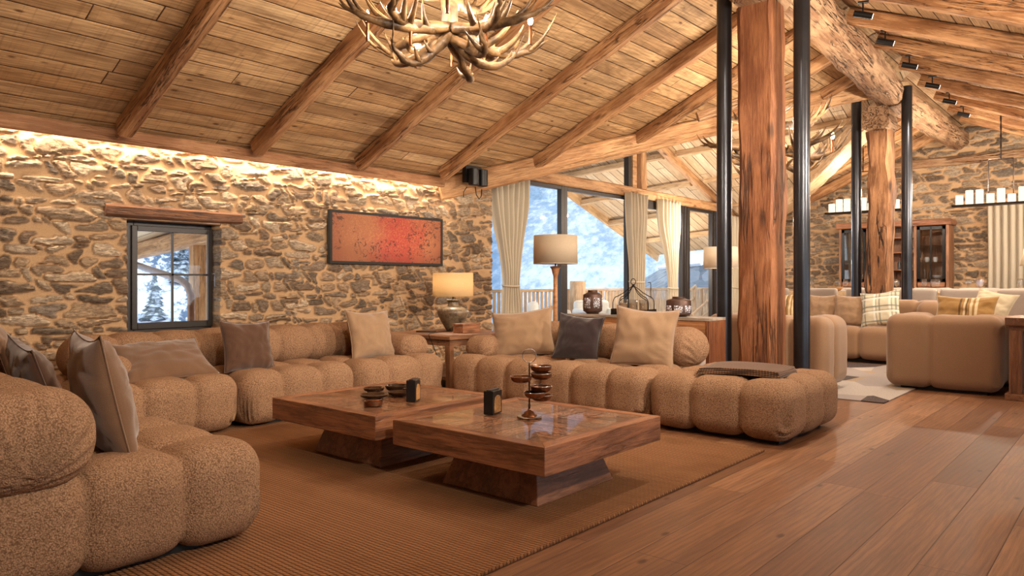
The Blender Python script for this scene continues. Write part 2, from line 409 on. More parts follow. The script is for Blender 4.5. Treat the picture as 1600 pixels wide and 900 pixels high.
def m_vase():
    t = NT('antique_clay_vase'); v = t.coord((1,1,1)); n = t.noise(v, 9, 6, .65, .4); n2 = t.noise(v, 60, 4)
    tc = t.n('ShaderNodeTexCoord'); sp = t.n('ShaderNodeSeparateXYZ'); t.l(tc.outputs['Object'], sp.inputs[0])
    c = t.mix(t.sramp(n, .35, .7), lin(52,46,40), lin(128,108,84))
    c = t.mix(t.math('MULTIPLY', t.sramp(n2, .4, .7), .4), c, lin(150,130,104))
    t.pbsdf(c, .35, t.bump(n2, .3, .004), 0., .5); return t.m
M['vase'] = m_vase()
def m_antler():
    t = NT('antler_horn'); v = t.coord((1,1,1)); n = t.noise(v, 8, 5, .6); n2 = t.noise(v, 70, 3)
    c = t.mix(t.sramp(n, .35, .65), lin(58,42,28), lin(140,108,72))
    t.pbsdf(c, .45, t.bump(n2, .4, .006), 0., .4); return t.m
M['antler'] = m_antler()
def m_jute():
    t = NT('jute_rug_weave'); v = t.coord(rand=False); sp = t.n('ShaderNodeSeparateXYZ'); t.l(v, sp.inputs[0])
    wob = t.math('MULTIPLY', t.noise(v, 6, 2), .012)
    y = t.math('ADD', sp.outputs[0], wob); x = sp.outputs[1]
    row = t.math('FLOOR', t.math('DIVIDE', y, .021)); fy = t.math('FRACT', t.math('DIVIDE', y, .021))
    ph = t.math('MULTIPLY', t.math('MODULO', row, 2.), .5)
    bx = t.math('FRACT', t.math('ADD', t.math('DIVIDE', t.math('ADD', x, t.math('MULTIPLY', fy, .01)), .026), ph))
    hy = t.math('SINE', t.math('MULTIPLY', fy, PI)); hx = t.math('SINE', t.math('MULTIPLY', bx, PI))
    h = t.math('MULTIPLY', t.math('POWER', hy, .6), t.math('ADD', .45, t.math('MULTIPLY', hx, .55)))
    wn = t.n('ShaderNodeTexWhiteNoise', noise_dimensions='1D'); t.l(row, wn.inputs['W'])
    fib = t.noise(v, 240, 3, .7); big = t.noise(v, 2.2, 4, .6)
    c = t.mix(t.sramp(h, .1, .85), lin(66,44,30), lin(168,122,86))
    c = t.mix(t.math('MULTIPLY', wn.outputs['Value'], .28), c, lin(112,76,52))
    c = t.mix(t.math('MULTIPLY', t.sramp(fib, .4, .75), .4), c, lin(176,130,90))
    c = t.mix(t.math('MULTIPLY', t.sramp(big, .45, .7), .3), c, lin(104,66,42))
    t.pbsdf(c, .95, t.bump(t.math('ADD', h, t.math('MULTIPLY', fib, .3)), .9, .008), 0., .15); return t.m
M['jute'] = m_jute()
def m_patch():
    t = NT('patchwork_hide_rug'); v = t.coord((1,1,1), rand=False)
    vv = t.coord((1.3,2.4,1), rand=False, rot=(0,0,.5)); cc = t.voro(vv, 1.1, out='Color'); sp = t.n('ShaderNodeSeparateColor'); t.l(cc, sp.inputs[0])
    c = t.ramp(sp.outputs[0], [(0, lin(160,152,150)), (.3, lin(186,178,172)), (.5, lin(146,122,94)), (.7, lin(70,62,66)), (.82, lin(168,150,128))], 'CONSTANT')
    n = t.noise(t.coord((20,160,1), rand=False), 1., 4); c = t.mix(t.math('MULTIPLY', t.sramp(n, .4, .7), .4), c, lin(150,132,112))
    t.pbsdf(c, .9, t.bump(n, .4, .006), 0., .2); return t.m
M['patch'] = m_patch()
def m_painting():
    t = NT('abstract_red_canvas'); v = t.coord((1,1,1), rand=False)
    sp = t.n('ShaderNodeSeparateXYZ'); t.l(v, sp.inputs[0])
    n = t.noise(v, 3.2, 5, .6); f = t.noise(v, 60, 4, .7)
    dx = t.math('ABSOLUTE', t.math('SUBTRACT', sp.outputs[0], .14))
    red = t.sramp(t.math('SUBTRACT', dx, t.math('MULTIPLY', t.math('SUBTRACT', n, .5), .9)), .05, .6, 1., 0.)
    c = t.mix(red, lin(150,92,60), lin(150,50,38))
    c = t.mix(t.math('MULTIPLY', t.sramp(f, .45, .7), .4), c, lin(196,140,84))
    gx = t.math('ADD', t.math('MULTIPLY', sp.outputs[0], 1.), 0.)
    edge = t.sramp(t.math('ABSOLUTE', gx), .55, .9)
    c = t.mix(t.math('MULTIPLY', edge, .6), c, lin(126,64,42))
    lf = t.noise(t.coord((1,1,1.3), rand=False), 13, 4, .55, 2.2); reg = t.noise(v, 2.6, 2)
    lf = t.math('MULTIPLY', t.sramp(lf, .55, .58), t.sramp(reg, .47, .53))
    c = t.mix(t.math('MULTIPLY', lf, .75), c, lin(52,28,22))
    low = t.math('MULTIPLY', t.sramp(sp.outputs[2], .05, -.3), t.sramp(f, .42, .6))
    c = t.mix(t.math('MULTIPLY', low, .45), c, lin(96,36,26))
    t.pbsdf(c, .5, t.bump(f, .4, .004), 0., .3); return t.m
M['painting'] = m_painting()
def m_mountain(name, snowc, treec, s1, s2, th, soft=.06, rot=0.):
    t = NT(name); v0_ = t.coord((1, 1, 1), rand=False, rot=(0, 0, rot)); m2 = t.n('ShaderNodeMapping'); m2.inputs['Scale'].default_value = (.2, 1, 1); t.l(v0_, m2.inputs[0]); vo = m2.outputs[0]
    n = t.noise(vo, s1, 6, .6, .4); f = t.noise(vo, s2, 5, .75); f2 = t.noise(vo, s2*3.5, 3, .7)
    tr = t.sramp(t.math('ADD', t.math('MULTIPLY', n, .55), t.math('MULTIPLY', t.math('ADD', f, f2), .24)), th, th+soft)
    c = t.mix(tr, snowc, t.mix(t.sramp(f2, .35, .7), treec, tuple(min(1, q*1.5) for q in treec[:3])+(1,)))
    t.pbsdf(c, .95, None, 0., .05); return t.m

# ------------------------------------------------------------------ structure helpers
def panel(name, pts, mat, xdir, thick=.06, kind='structure', parent=None, flip=1):
    """flat boarded panel; pts are world points in a plane, boards run along xdir"""
    P = [Vector(p) for p in pts]
    X = Vector(xdir).normalized()
    n = Vector((0,0,0))
    for i in range(len(P)):
        a, b = P[i], P[(i+1) % len(P)]; n += a.cross(b)
    n.normalize()
    if n.z < 0: n = -n
    X = (X-n*X.dot(n)).normalized(); Y = n.cross(X)
    Mw = Matrix((X, Y, n)).transposed().to_4x4(); Mw.translation = P[0]
    inv = Mw.inverted(); L = [inv @ p for p in P]
    k = len(L); up = [Vector((q.x, q.y, q.z+thick*flip)) for q in L]
    mb = MB(); mb.add(L+up, [tuple(range(k)), tuple(k+i for i in reversed(range(k)))]+[(i, (i+1) % k, (i+1) % k+k, i+k) for i in range(k)])
    o = mb.build(name, mat, parent); o.matrix_world = Mw
    if kind: o['kind'] = kind
    return o

def beam(name, p0, p1, w, h, mat, label=None, cat=None, group=None, rough=.008, seed=0, cham=.02, res=.12, parent=None, kind=None, endtaper=0., roll=0.):
    """hand-hewn squared timber from p0 to p1 (centre line), local x along its length"""
    p0, p1 = Vector(p0), Vector(p1); L = (p1-p0).length; X = (p1-p0)/L
    up = Vector((0,0,1)) if abs(X.z) < .95 else Vector((0,1,0))
    Y = up.cross(X).normalized(); Z = X.cross(Y)
    if roll:
        R_ = Matrix.Rotation(roll, 3, X); Y = R_ @ Y; Z = R_ @ Z
    Mw = Matrix((X, Y, Z)).transposed().to_4x4(); Mw.translation = p0
    sec = []
    a, b, c = w/2, h/2, min(cham, w*.3, h*.3)
    for (sx, sy) in ((1,-1),(1,1),(-1,1),(-1,-1)):
        if sx*sy < 0: sec += [(sx*(a-c), sy*b), (sx*a, sy*(b-c))] if (sx, sy) == (1,-1) else [(sx*(a-c), sy*b), (sx*a, sy*(b-c))]
        else: sec += [(sx*a, sy*(b-c)), (sx*(a-c), sy*b)]
    # densify faces
    pts = []
    for i in range(len(sec)):
        q0, q1 = sec[i], sec[(i+1) % len(sec)]
        d = math.hypot(q1[0]-q0[0], q1[1]-q0[1]); k = max(1, int(d/max(.05, w*.3)))
        for j in range(k): pts.append((q0[0]+(q1[0]-q0[0])*j/k, q0[1]+(q1[1]-q0[1])*j/k))
    n = len(pts); m = max(2, int(L/res)+1); mb = MB(); vs = []
    for i in range(m):
        x = L*i/(m-1)
        wob = noise.noise_vector(Vector((x*.7+seed*3.1, seed*7.7, 1.3)))*rough*1.5
        for (y, z) in pts:
            q = noise.noise_vector(Vector((x*3+seed*5, y*9+seed, z*9)))*rough
            vs.append((x+(q.x if 0 < i < m-1 else 0), y+q.y+wob.y, z+q.z+wob.z))
    fs = [(i*n+k, i*n+(k+1) % n, (i+1)*n+(k+1) % n, (i+1)*n+k) for i in range(m-1) for k in range(n)]
    fs += [tuple(reversed(range(n))), tuple((m-1)*n+k for k in range(n))]
    mb.add(vs, fs)
    o = mb.build(name, mat, None, smooth=True, sharp=38); o.matrix_world = Mw
    if parent is not None:
        o.parent = parent; o.matrix_parent_inverse = Matrix(); o.matrix_basis = (Matrix.Translation(parent.location) @ Matrix.Rotation(parent.rotation_euler.z, 4, 'Z')).inverted() @ Mw
    if label: tag(o, label, cat, group, kind)
    return o

def log(name, p0, p1, r0, r1, mat, label=None, cat=None, group=None, seed=0, n=18, sq=.0, rough=.02, kind=None):
    p0, p1 = Vector(p0), Vector(p1); L = (p1-p0).length; X = (p1-p0)/L
    up = Vector((0,0,1)) if abs(X.z) < .95 else Vector((0,1,0))
    Y = up.cross(X).normalized(); Z = X.cross(Y)
    Mw = Matrix((X, Y, Z)).transposed().to_4x4(); Mw.translation = p0
    m = int(L/.1)+2; vs = []
    for i in range(m):
        x = L*i/(m-1); r = r0+(r1-r0)*i/(m-1)
        for k in range(n):
            a = 2*PI*k/n; c, s = math.cos(a), math.sin(a)
            rr = r*(1+sq*(1/max(abs(c), abs(s))-1))
            rr += rough*noise.noise(Vector((x*1.5+seed, c*1.6, s*1.6)))+rough*.5*noise.noise(Vector((x*5+seed, c*4, s*4)))
            vs.append((x, rr*c, rr*s))
    fs = [(i*n+k, i*n+(k+1) % n, (i+1)*n+(k+1) % n, (i+1)*n+k) for i in range(m-1) for k in range(n)]
    fs += [tuple(reversed(range(n))), tuple((m-1)*n+k for k in range(n))]
    o = MB().add(vs, fs).build(name, mat, None, smooth=True, sharp=40); o.matrix_world = Mw
    if label: tag(o, label, cat, group, kind)
    return o

def stone_wall(name, origin, udir, L, H, step, cw, ch, seed, holes=(), thick=.3, top=None, zone=None, amp=.032, mort=.24, dark=1.):
    """rubble masonry as real relief: every stone stands out of the mortar. udir along the wall, normal = -(udir x z)"""
    rs = np.random.RandomState(seed)
    nu, nv = int(L/step)+1, int(H/step)+1
    U, V = np.meshgrid(np.linspace(0, L, nu), np.linspace(0, H, nv), indexing='ij')
    # jittered rows of seeds with varied widths
    su, sv, sr, sw = [], [], [], []
    z = -.05
    while z < H+.1:
        rowh = ch*rs.uniform(.65, 1.45); u = -.2+rs.uniform(0, .2)
        while u < L+.2:
            k = 1.
            if zone is not None and u > zone: k = 1.35
            w = cw*rs.choice([.45,.6,.8,1.,1.3,1.9], p=[.2,.2,.2,.2,.12,.08])*k
            su.append(u+w/2); sv.append(z+rowh/2+rs.uniform(-.3, .3)*rowh); sr.append(w); sw.append(rowh*rs.uniform(.85, 1.15))
            u += w
        z += rowh
    su, sv, sr, sw = map(np.array, (su, sv, sr, sw)); ns = len(su)
    # domain warp
    ph = rs.uniform(0, 6.28, (6, 2)); wu = np.zeros_like(U); wv = np.zeros_like(V)
    for k in range(6):
        f1, f2 = rs.uniform(6, 34), rs.uniform(8, 40)
        wu += np.sin(U*f1+V*f2*.7+ph[k,0])*.22/f1*1.6; wv += np.sin(U*f1*.6-V*f2+ph[k,1])*.15/f2*1.6
    Uw, Vw = (U+wu).ravel(), (V+wv).ravel()
    N = len(Uw); F1 = np.empty(N); F2 = np.empty(N); I1 = np.empty(N, int)
    order = np.argsort(su)
    for a in range(0, N, 4000):
        b = min(N, a+4000); uu, vv = Uw[a:b], Vw[a:b]
        sel = np.where((su > uu.min()-.7) & (su < uu.max()+.7))[0]
        du = (uu[:,None]-su[sel][None])/(sr[sel][None]*.5); dv = (vv[:,None]-sv[sel][None])/(sw[sel][None]*.5)
        d = (np.abs(du)**2.6+np.abs(dv)**2.2)**(1/2.4)
        ix = np.argpartition(d, 1, axis=1)[:,:2]; dd = np.take_along_axis(d, ix, 1)
        sw_ = dd[:,0] > dd[:,1]; ix[sw_] = ix[sw_][:,::-1]; dd.sort(axis=1)
        F1[a:b], F2[a:b], I1[a:b] = dd[:,0], dd[:,1], sel[ix[:,0]]
    prom = rs.uniform(.45, 1.15, ns); tu = rs.uniform(-.35, .35, ns); tv = rs.uniform(-.35, .45, ns)
    jag = np.zeros(N)
    for k in range(9):
        f1, f2 = rs.uniform(25, 120), rs.uniform(40, 170); jag += np.sin(Uw*f1+Vw*f2*.5+rs.uniform(0,6))*np.sin(Vw*f2-Uw*f1*.4+rs.uniform(0,6))/9
    lay = np.sin(Vw*rs.uniform(190, 230)+3*np.sin(Uw*9+sv[I1]*40)+su[I1]*50)
    F1 = F1+jag*.30
    e = (F2-F1+jag*.3)*np.minimum(1., (sr[I1]+sw[I1])/(cw+ch)*1.1)
    m = np.clip((e-mort)/.13, 0, 1); m = m*m*(3-2*m)
    rl = 1.04+.16*np.sin(su[I1]*91.7)+wu.ravel()*1.5
    m *= np.clip((rl-F1)/.16, 0, 1)
    hn = np.zeros(N)
    for k in range(7):
        f1, f2 = rs.uniform(30, 110), rs.uniform(50, 160); hn += np.sin(Uw*f1+Vw*f2*.4+rs.uniform(0,6))*np.sin(Vw*f2-Uw*f1*.3+rs.uniform(0,6))/7
    h = m*(prom[I1]+tu[I1]*(Uw-su[I1])/sr[I1]+tv[I1]*(Vw-sv[I1])/sw[I1])*(1-.25*np.clip(F1, 0, 1)**2)
    h = amp*(h+.55*hn*m+.05*hn+.07*lay*m)
    base = np.array([(.25,.195,.15),(.35,.28,.21),(.18,.145,.115),(.43,.35,.27),(.33,.25,.18),(.26,.22,.185),(.52,.43,.33),(.21,.155,.115),(.39,.29,.20)])*dark
    cols = base[rs.randint(0, len(base), ns)]*rs.uniform(.8, 1.2, (ns,1))
    C = np.empty((N, 4), np.float32); C[:,:3] = cols[I1]; C[:,3] = m
    ud = Vector(udir).normalized(); nrm = ud.cross(Vector((0,0,1))); nrm.normalize()
    o3 = np.array(origin); P = o3+Uw[:,None]*0+U.ravel()[:,None]*np.array(ud)+V.ravel()[:,None]*np.array((0,0,1))+h[:,None]*np.array(nrm)
    idx = np.arange(N).reshape(nu, nv)
    q = np.stack([idx[:-1,:-1], idx[1:,:-1], idx[1:,1:], idx[:-1,1:]], -1).reshape(-1, 4)
    cu = (U[:-1,:-1]+step/2).ravel(); cv = (V[:-1,:-1]+step/2).ravel(); keep = np.ones(len(q), bool)
    for (a, b, c, d_) in holes: keep &= ~((cu > a) & (cu < b) & (cv > c) & (cv < d_))
    if top is not None: keep &= cv < top(cu)
    q = q[keep]
    
    used = np.unique(q); remap = -np.ones(N, int); remap[used] = np.arange(len(used))
    q = remap[q]; P = P[used]; C = C[used]
    me = bpy.data.meshes.new(name); me.from_pydata(P.tolist(), [], q.tolist()); me.update()
    at = me.color_attributes.new('Col', 'FLOAT_COLOR', 'POINT'); at.data.foreach_set('color', C.ravel())
    bm = bmesh.new(); bm.from_mesh(me)
    be = [e_ for e_ in bm.edges if e_.is_boundary]
    r = bmesh.ops.extrude_edge_only(bm, edges=be)
    nv_ = [g for g in r['geom'] if isinstance(g, bmesh.types.BMVert)]
    bmesh.ops.translate(bm, verts=nv_, vec=-nrm*thick)
    bmesh.ops.recalc_face_normals(bm, faces=bm.faces)
    bm.to_mesh(me); bm.free()
    me.polygons.foreach_set('use_smooth', [True]*len(me.polygons)); me.set_sharp_from_angle(angle=math.radians(70))
    me.materials.append(M['stone'])
    o = bpy.data.objects.new(name, me); COL.objects.link(o); o['kind'] = 'structure'; return o

# ------------------------------------------------------------------ the room
S1_, EZ, WY = .44, 2.40, 6.9                 # main roof: slope, eave height, stone wall plane
RY, RZ = 2.6, EZ+.44*(6.9-2.6)               # ridge
FX = 16.9                                    # far wall
GY = 7.15                                    # glazed wall plane
def zP1(y): return EZ+S1_*(WY-y)
def zR(y): return RZ-.42*(RY-y)
V1A, V1B = (6.42, 6.95), (12.2, 2.6)
V2A, V2B = (12.2, 2.6), (16.7, 6.95)

mb = MB(); mb.box(-4, 17.3, -4.5, 7.3, -.12, 0); fl = mb.build('floor', M['floor']); fl['kind'] = 'structure'
# floor level step under the dining end
mb = MB(); mb.box(12.75, FX, -4.2, 7.1, .0, .15); o = mb.build('floor_dining', M['floor']); o['kind'] = 'structure'

stone_wall('wall_left', (-1.2, WY, 0), (1,0,0), 8.78, 2.47, .0125, .21, .085, 3, holes=[(2.74+1.2, 3.61+1.2, .635, 1.69)], thick=.26, zone=8.2)
mb = MB(); mb.box(-4, -1.19, WY, WY+.3, 0, 2.6); o = mb.build('wall_left_end', M['plaster']); o['kind'] = 'structure'
# backing of the left wall (outer leaf) around the window
mb = MB(); mb.box(-1.2, 2.72, WY+.2, WY+.32, 0, 2.6); mb.box(3.64, 7.55, WY+.2, WY+.32, 0, 2.6); mb.box(2.72, 3.64, WY+.2, WY+.32, 0, .62); mb.box(2.72, 3.64, WY+.2, WY+.32, 1.7, 2.6)
o = mb.build('wall_left_outer', M['plaster']); o['kind'] = 'structure'
# far wall: gable
def ftop(u):
    y = 7.1-u; return np.minimum(EZ+S1_*(WY-y), RZ-.42*(RY-y))+.02
stone_wall('wall_far', (FX, 7.1, 0), (0,-1,0), 7.6, 4.4, .022, .30, .125, 11, top=ftop, thick=.2, mort=.2, amp=.03, dark=.85)
mb = MB(); mb.box(FX+.15, FX+.3, -4.5, 7.4, 0, 4.6); o = mb.build('wall_far_outer', M['plaster']); o['kind'] = 'structure'
# right wall (outside the frame), openings added for fill light; wall behind the camera
YR = -3.6
zr = zR(YR)
mb = MB()
xs = [-4, -1.2, 1.0, 2.0, 5.5, 6.5, 10.0, 11.0, 14.5, 17.1]
for i in range(0, len(xs)-1):
    if i % 2 == 0: mb.box(xs[i], xs[i+1], YR-.3, YR, 0, zr+.1)
    else: mb.box(xs[i], xs[i+1], YR-.3, YR, 0, .25); mb.box(xs[i], xs[i+1], YR-.3, YR, zr-.05, zr+.1)
o = mb.build('wall_right', M['plaster']); o['kind'] = 'structure'
mb = MB(); mb.box(-4.3, -4, -4, 7.2, 0, 4.7); o = mb.build('wall_back', M['plaster']); o['kind'] = 'structure'

# ceilings
panel('ceiling_left', [(-4, 7.05, zP1(7.05)), (V1A[0]-.1, 7.05, zP1(7.05)), (V1B[0], V1B[1], RZ), (-4, RY, RZ)], M['ceil'], (1,0,0))
panel('ceiling_far_left', [(V2A[0], V2A[1], RZ), (V2B[0], V2B[1], zP1(6.95)), (17.2, 6.95, zP1(6.95)), (17.2, RY, RZ)], M['ceil2'], (1,0,0))
panel('ceiling_right', [(-4, RY, RZ), (17.2, RY, RZ), (17.2, -3.95, zR(-3.95)), (-4, -3.95, zR(-3.95))], M['ceil2'], (1,0,0))
ZA = 4.03
mb = MB()
pw = [(12.2, 2.6, RZ), (12.15, GY+.05, ZA), (6.35, GY+.05, 2.42), (V1A[0], V1A[1], zP1(6.95))]
panel('ceiling_wing_left', pw, M['ceil3'], (0,1,0))
for n_, pts in (('ceiling_wing_right', [(12.2, 2.6, RZ), (12.15, GY, ZA), (16.95, GY, 2.39), (V2B[0], V2B[1], zP1(6.95))]),
                ('ceiling_overhang_right', [(12.15, GY, ZA), (12.15, 10.1, 3.80), (17.85, 10.1, 1.86), (17.85, GY, 2.095)])):
    panel(n_, pts, M['ceil3'], (1,0,-.34))
panel('ceiling_overhang_left', [(12.15, GY, ZA), (12.15, 10.1, 3.80), (7.9, 10.1, 2.62), (7.9, GY, 2.84)], M['ceil3'], (1,0,.28))

# rafters of the left slope
names_r = ['leftmost rafter of the left ceiling slope, ending over the window', 'second rafter from the left on the left ceiling slope',
 'third rafter from the left, ending above the red painting', 'rafter ending beside the black twin wall spotlight',
 'rafter that lands low on the valley beam above the first curtain', 'rafter that lands on the valley beam beside the glazed gable',
 'short rafter partly behind the near steel pipes', 'shortest rafter behind the near timber post']
rx = [2.62, 3.86, 5.12, 6.36, 7.53, 8.68, 9.82, 10.95]
def v1y(x): return V1A[1]+(V1B[1]-V1A[1])*(x-V1A[0])/(V1B[0]-V1A[0])
for i, x in enumerate(rx):
    y0 = min(6.64, v1y(x)-.02 if x > 6.5 else 6.64)
    if x > 6.3 and x < 6.6: y0 = 6.6
    y1 = RY+.25
    beam('rafter', (x, y0, zP1(y0)-.085), (x, y1, zP1(y1)-.085), .12, .165, M['rafter'], 'warm brown '+names_r[i], 'roof beam', 'rafters of the left ceiling slope', rough=.014, seed=i, cham=.02, kind='thing')
# far-left rafters beyond the second valley
for i, x in enumerate((13.75, 14.95, 16.15)):
    y0 = V2A[1]+(V2B[1]-V2A[1])*(x-V2A[0])/(V2B[0]-V2A[0])-.1
    beam('rafter', (x, y0, zP1(y0)-.11), (x, RY+.2, zP1(RY+.2)-.11), .16, .2, M['rafter'], ['far left-slope rafter nearest the second timber post','far left-slope rafter above the long candle chandelier','far left-slope rafter closest to the end stone wall'][i], 'roof beam', 'far rafters of the left slope', rough=.014, seed=40+i, kind='thing')
# right slope
rr = [4.6, 5.75, 6.85, 7.8, 8.95, 10.15, 11.35, 12.5, 13.6, 14.7, 15.8]
nr = ['nearest rafter of the right ceiling slope','second nearest rafter of the right ceiling slope','right-slope rafter at the top edge beside the near post','right-slope rafter carrying the nearest track spotlight','right-slope rafter carrying the second track spotlight','right-slope rafter carrying the third track spotlight','right-slope rafter beside the second timber post','right-slope rafter just beyond the far steel pipes','right-slope rafter above the long candle chandelier','far right-slope rafter, second from the end wall','far right-slope rafter next to the end stone wall']
for i, x in enumerate(rr):
    if i < 2: continue
    beam('rafter', (x, RY-.02, zR(RY)-.11), (x, -3.55, zR(-3.55)-.09), .13, .18, M['rafter'], nr[i], 'roof beam', 'rafters of the right ceiling slope', rough=.016, seed=60+i, kind='thing')
# ridge logs, valley beams
log('ridge_log', (4.2, 2.66, 4.24), (11.75, 2.84, 3.9), .22, .2, M['oldbeam'], 'thick hewn ridge log rising from the second post towards the viewer', 'roof beam', seed=3, sq=.35, rough=.04, kind='thing')
log('ridge_log', (12.0, 2.9, 3.9), (FX+.05, 2.8, 3.93), .21, .19, M['oldbeam'], 'thick round ridge log running from the second post to the end wall', 'roof beam', seed=9, sq=.1, rough=.04, kind='thing')
beam('valley_beam', (V1A[0]+.1, V1A[1]-.12, zP1(V1A[1]-.12)-.14), (V1B[0]-.3, V1B[1]+.25, zP1(V1B[1]+.25)-.15), .12, .27, M['header'], 'long valley beam rising from the stone wall corner over the glazed gable', 'roof beam', rough=.01, seed=5, kind='thing')
beam('valley_beam', (V2A[0]+.15, V2A[1]+.2, zP1(V2A[1]+.2)-.2), (V2B[0], V2B[1]-.1, zP1(V2B[1]-.1)-.16), .3, .3, M['purlin'], 'pale broad valley beam descending behind the far steel pipe', 'roof beam', rough=.02, seed=6, kind='thing')
beam('short_purlin', (8.6, 4.3, zP1(4.3)-.34), (9.3, 3.3, zP1(3.3)-.36), .12, .12, M['oldbeam'], 'short brown timber stub under the ceiling beside the near left pipe', 'roof beam', rough=.01, seed=15, kind='thing')
# wing purlins, inside and out (run along the wing)
def zP3(x, y):
    return (8.725-.341*x-.08*y) if y > GY else (RZ+(x-12.2)*-.341-(y-2.6)*.058)
for i, x in enumerate((13.15, 14.3, 15.5)):
    yv = V2A[1]+(V2B[1]-V2A[1])*(x-V2A[0])/(V2B[0]-V2A[0])
    yi = yv+.2
    beam('purlin', (x, yi, zP3(x, yi)-.07), (x, GY-.16, zP3(x, GY-.1)-.07), .13, .13, M['purlin'], ['upper','middle','lower'][i]+' pale purlin inside the wing ceiling, right of the rake beam', 'roof beam', 'purlins of the wing ceiling', rough=.008, seed=80+i, kind='thing')
for i, x in enumerate((13.05, 14.25, 15.45, 16.7)):
    beam('purlin', (x, GY+.12, zP3(x, GY+.12)-.07), (x, 10.08, zP3(x, 10.08)-.07), .13, .13, M['purlin'], ['upper pale purlin under the overhang, seen through the gable glass','second pale purlin under the overhang, seen through the gable glass','third purlin under the overhang, seen through the tall windows','lowest purlin under the overhang, near its eave'][i], 'roof beam', 'purlins of the overhang', rough=.008, seed=90+i, kind='thing')
beam('rake_board', (12.15, 10.1, 3.72), (17.85, 10.1, 1.78), .06, .2, M['purlin'], 'outer rake board along the edge of the snowy-side overhang', 'roof beam', rough=.004, seed=33, kind='thing')

# eave trim + light cove along the stone wall
beam('trim_1', (-3.9, 6.765, 2.372), (6.9, 6.765, 2.372), .045, .115, M['trim'], rough=.004, cham=.006, res=.3)['kind'] = 'structure'
mb = MB(); mb.box(-3.9, 6.9, 6.78, WY+.02, 2.428, 2.44); mb.build('trim_2', M['trim'])['kind'] = 'structure'
o = MB().box(-1.0, 6.8, -.012, .012, -.006, .006).build('led_strip', M['led'], loc=(0, 6.80, 2.42)); tag(o, 'warm glowing light strip hidden in the cove above the stone wall', 'light strip')

# header, gable glazing
beam('trim_3', (7.5, GY, 2.755), (16.9, GY, 2.755), .16, .18, M['header'], rough=.006, seed=21)['kind'] = 'structure'
beam('trim_4', (12.2, GY, ZA-.1), (16.95, GY, 2.30), .14, .16, M['header'], rough=.006, seed=22)['kind'] = 'structure'
o = beam('timber_stud', (11.97, GY, 2.84), (11.97, GY, ZA-.02), .2, .2, M['header'], 'square timber stud standing on the header beam in the gable', 'timber post', rough=.006, seed=23, kind='thing')
# windows: a frame and panes per bay
bays = [(7.62, 9.5), (9.62, 11.5), (11.6, 13.58), (13.86, 14.93), (15.12, 16.8)]
for i, (a, b) in enumerate(bays):
    w = MB(); zt = 2.66; fw = .055
    w.box(a-.06, a+fw*.4, GY-.045, GY+.045, 0, zt); w.box(b-fw*.4, b+.06, GY-.045, GY+.045, 0, zt)
    w.box(a+.022, b-.022, GY-.045, GY+.045, zt-.06, zt); w.box(a+.022, b-.022, GY-.045, GY+.045, 0, .09)
    if i in (2, 3): w.box(b+.06, b+.14, GY-.06, GY+.06, 0, zt)
    if i == 2: w.box(a+.022, b-.022, GY-.05, GY+.05, zt-.16, zt)
    f = w.build('window_%d' % (i+1), M['frame'], bevel=.004, seg=1); f['kind'] = 'structure'
    MB().box(a, b, GY+.0, GY+.008, .08, zt-.05).build('pane', M['glass'], f)
w = MB(); w.box(11.5, 11.6, GY-.05, GY+.05, 2.84, ZA-.1)
f = w.build('window_6', M['frame']); f['kind'] = 'structure'
w = MB(); w.box(11.66, 11.8, GY-.04, GY+.04, 2.84, ZA-.08)
w.build('window_board', M['header'], f)
w = MB(); w.add([(7.6,GY,2.84),(11.5,GY,2.84),(11.5,GY,ZA-.2),(7.6,GY,2.86)], [(0,1,2,3)]); w.add([(12.06,GY,2.84),(15.5,GY,2.84),(12.3,GY,3.93),(12.06,GY,3.97)], [(0,1,2,3)])
w.build('pane', M['glass'], f)
# outer sill wall below glazing at floor: timber sill
o = MB().box(7.5, 16.9, GY-.08, GY+.12, -.02, .03).build('trim_5', M['header']); o['kind'] = 'structure'

# left window: frame, sash, muntins, handle
w = MB(); X0, X1, Z0, Z1, yy = 2.80, 3.70, .625, 1.675, 7.09
for a in ((X0, X0+.07, Z0, Z1), (X1-.07, X1, Z0, Z1), (X0+.07, X1-.07, Z0, Z0+.07), (X0+.07, X1-.07, Z1-.07, Z1)): w.box(a[0], a[1], yy-.02, yy+.06, a[2], a[3])
wf = w.build('window_7', M['frame'], bevel=.005); wf['kind'] = 'structure'
w = MB(); a0, a1, b0, b1 = X0+.045, X1-.045, Z0+.045, Z1-.045
for a in ((a0, a0+.05, b0, b1), (a1-.085, a1, b0, b1), (a0+.05, a1-.085, b0, b0+.06), (a0+.05, a1-.085, b1-.05, b1)): w.box(a[0], a[1], yy-.045, yy-.015, a[2], a[3])
w.build('sash', M['frame'], wf, bevel=.004)
w = MB(); cx_ = (a0+a1)/2-.02
w.box(cx_-.009, cx_+.009, yy-.02, yy+.0, b0, b1); w.box(a0, a1-.05, yy-.02, yy+.0, 1.17, 1.188)
w.build('muntin', M['frame'], wf)
MB().box(a0, a1-.05, yy+.005, yy+.011, b0+.03, b1-.03).build('pane', M['glass'], wf)
w = MB(); w.box(a1-.05, a1-.025, yy-.052, yy-.045, 1.12, 1.2); w.cyl((a1-.037, yy-.05, 1.19), (a1-.037, yy-.085, 1.19), .007, 10); w.tube([(a1-.037, yy-.085, 1.195), (a1-.037, yy-.09, 1.06)], [.007, .006], 10)
w.build('handle', M['chrome'], wf, smooth=True, sharp=40)
beam('lintel', (2.55, WY-.005, 1.748), (3.83, WY-.005, 1.738), .1, .112, M['lintel'], 'old reddish timber lintel set in the stone over the small window', 'lintel', rough=.008, seed=31, kind='thing')
beam('window_casing', (3.665, 7.0, .63), (3.665, 7.0, 1.68), .05, .16, M['header'], 'pale timber jamb board lining the small window opening', 'window board', rough=.003, seed=32, kind='thing')
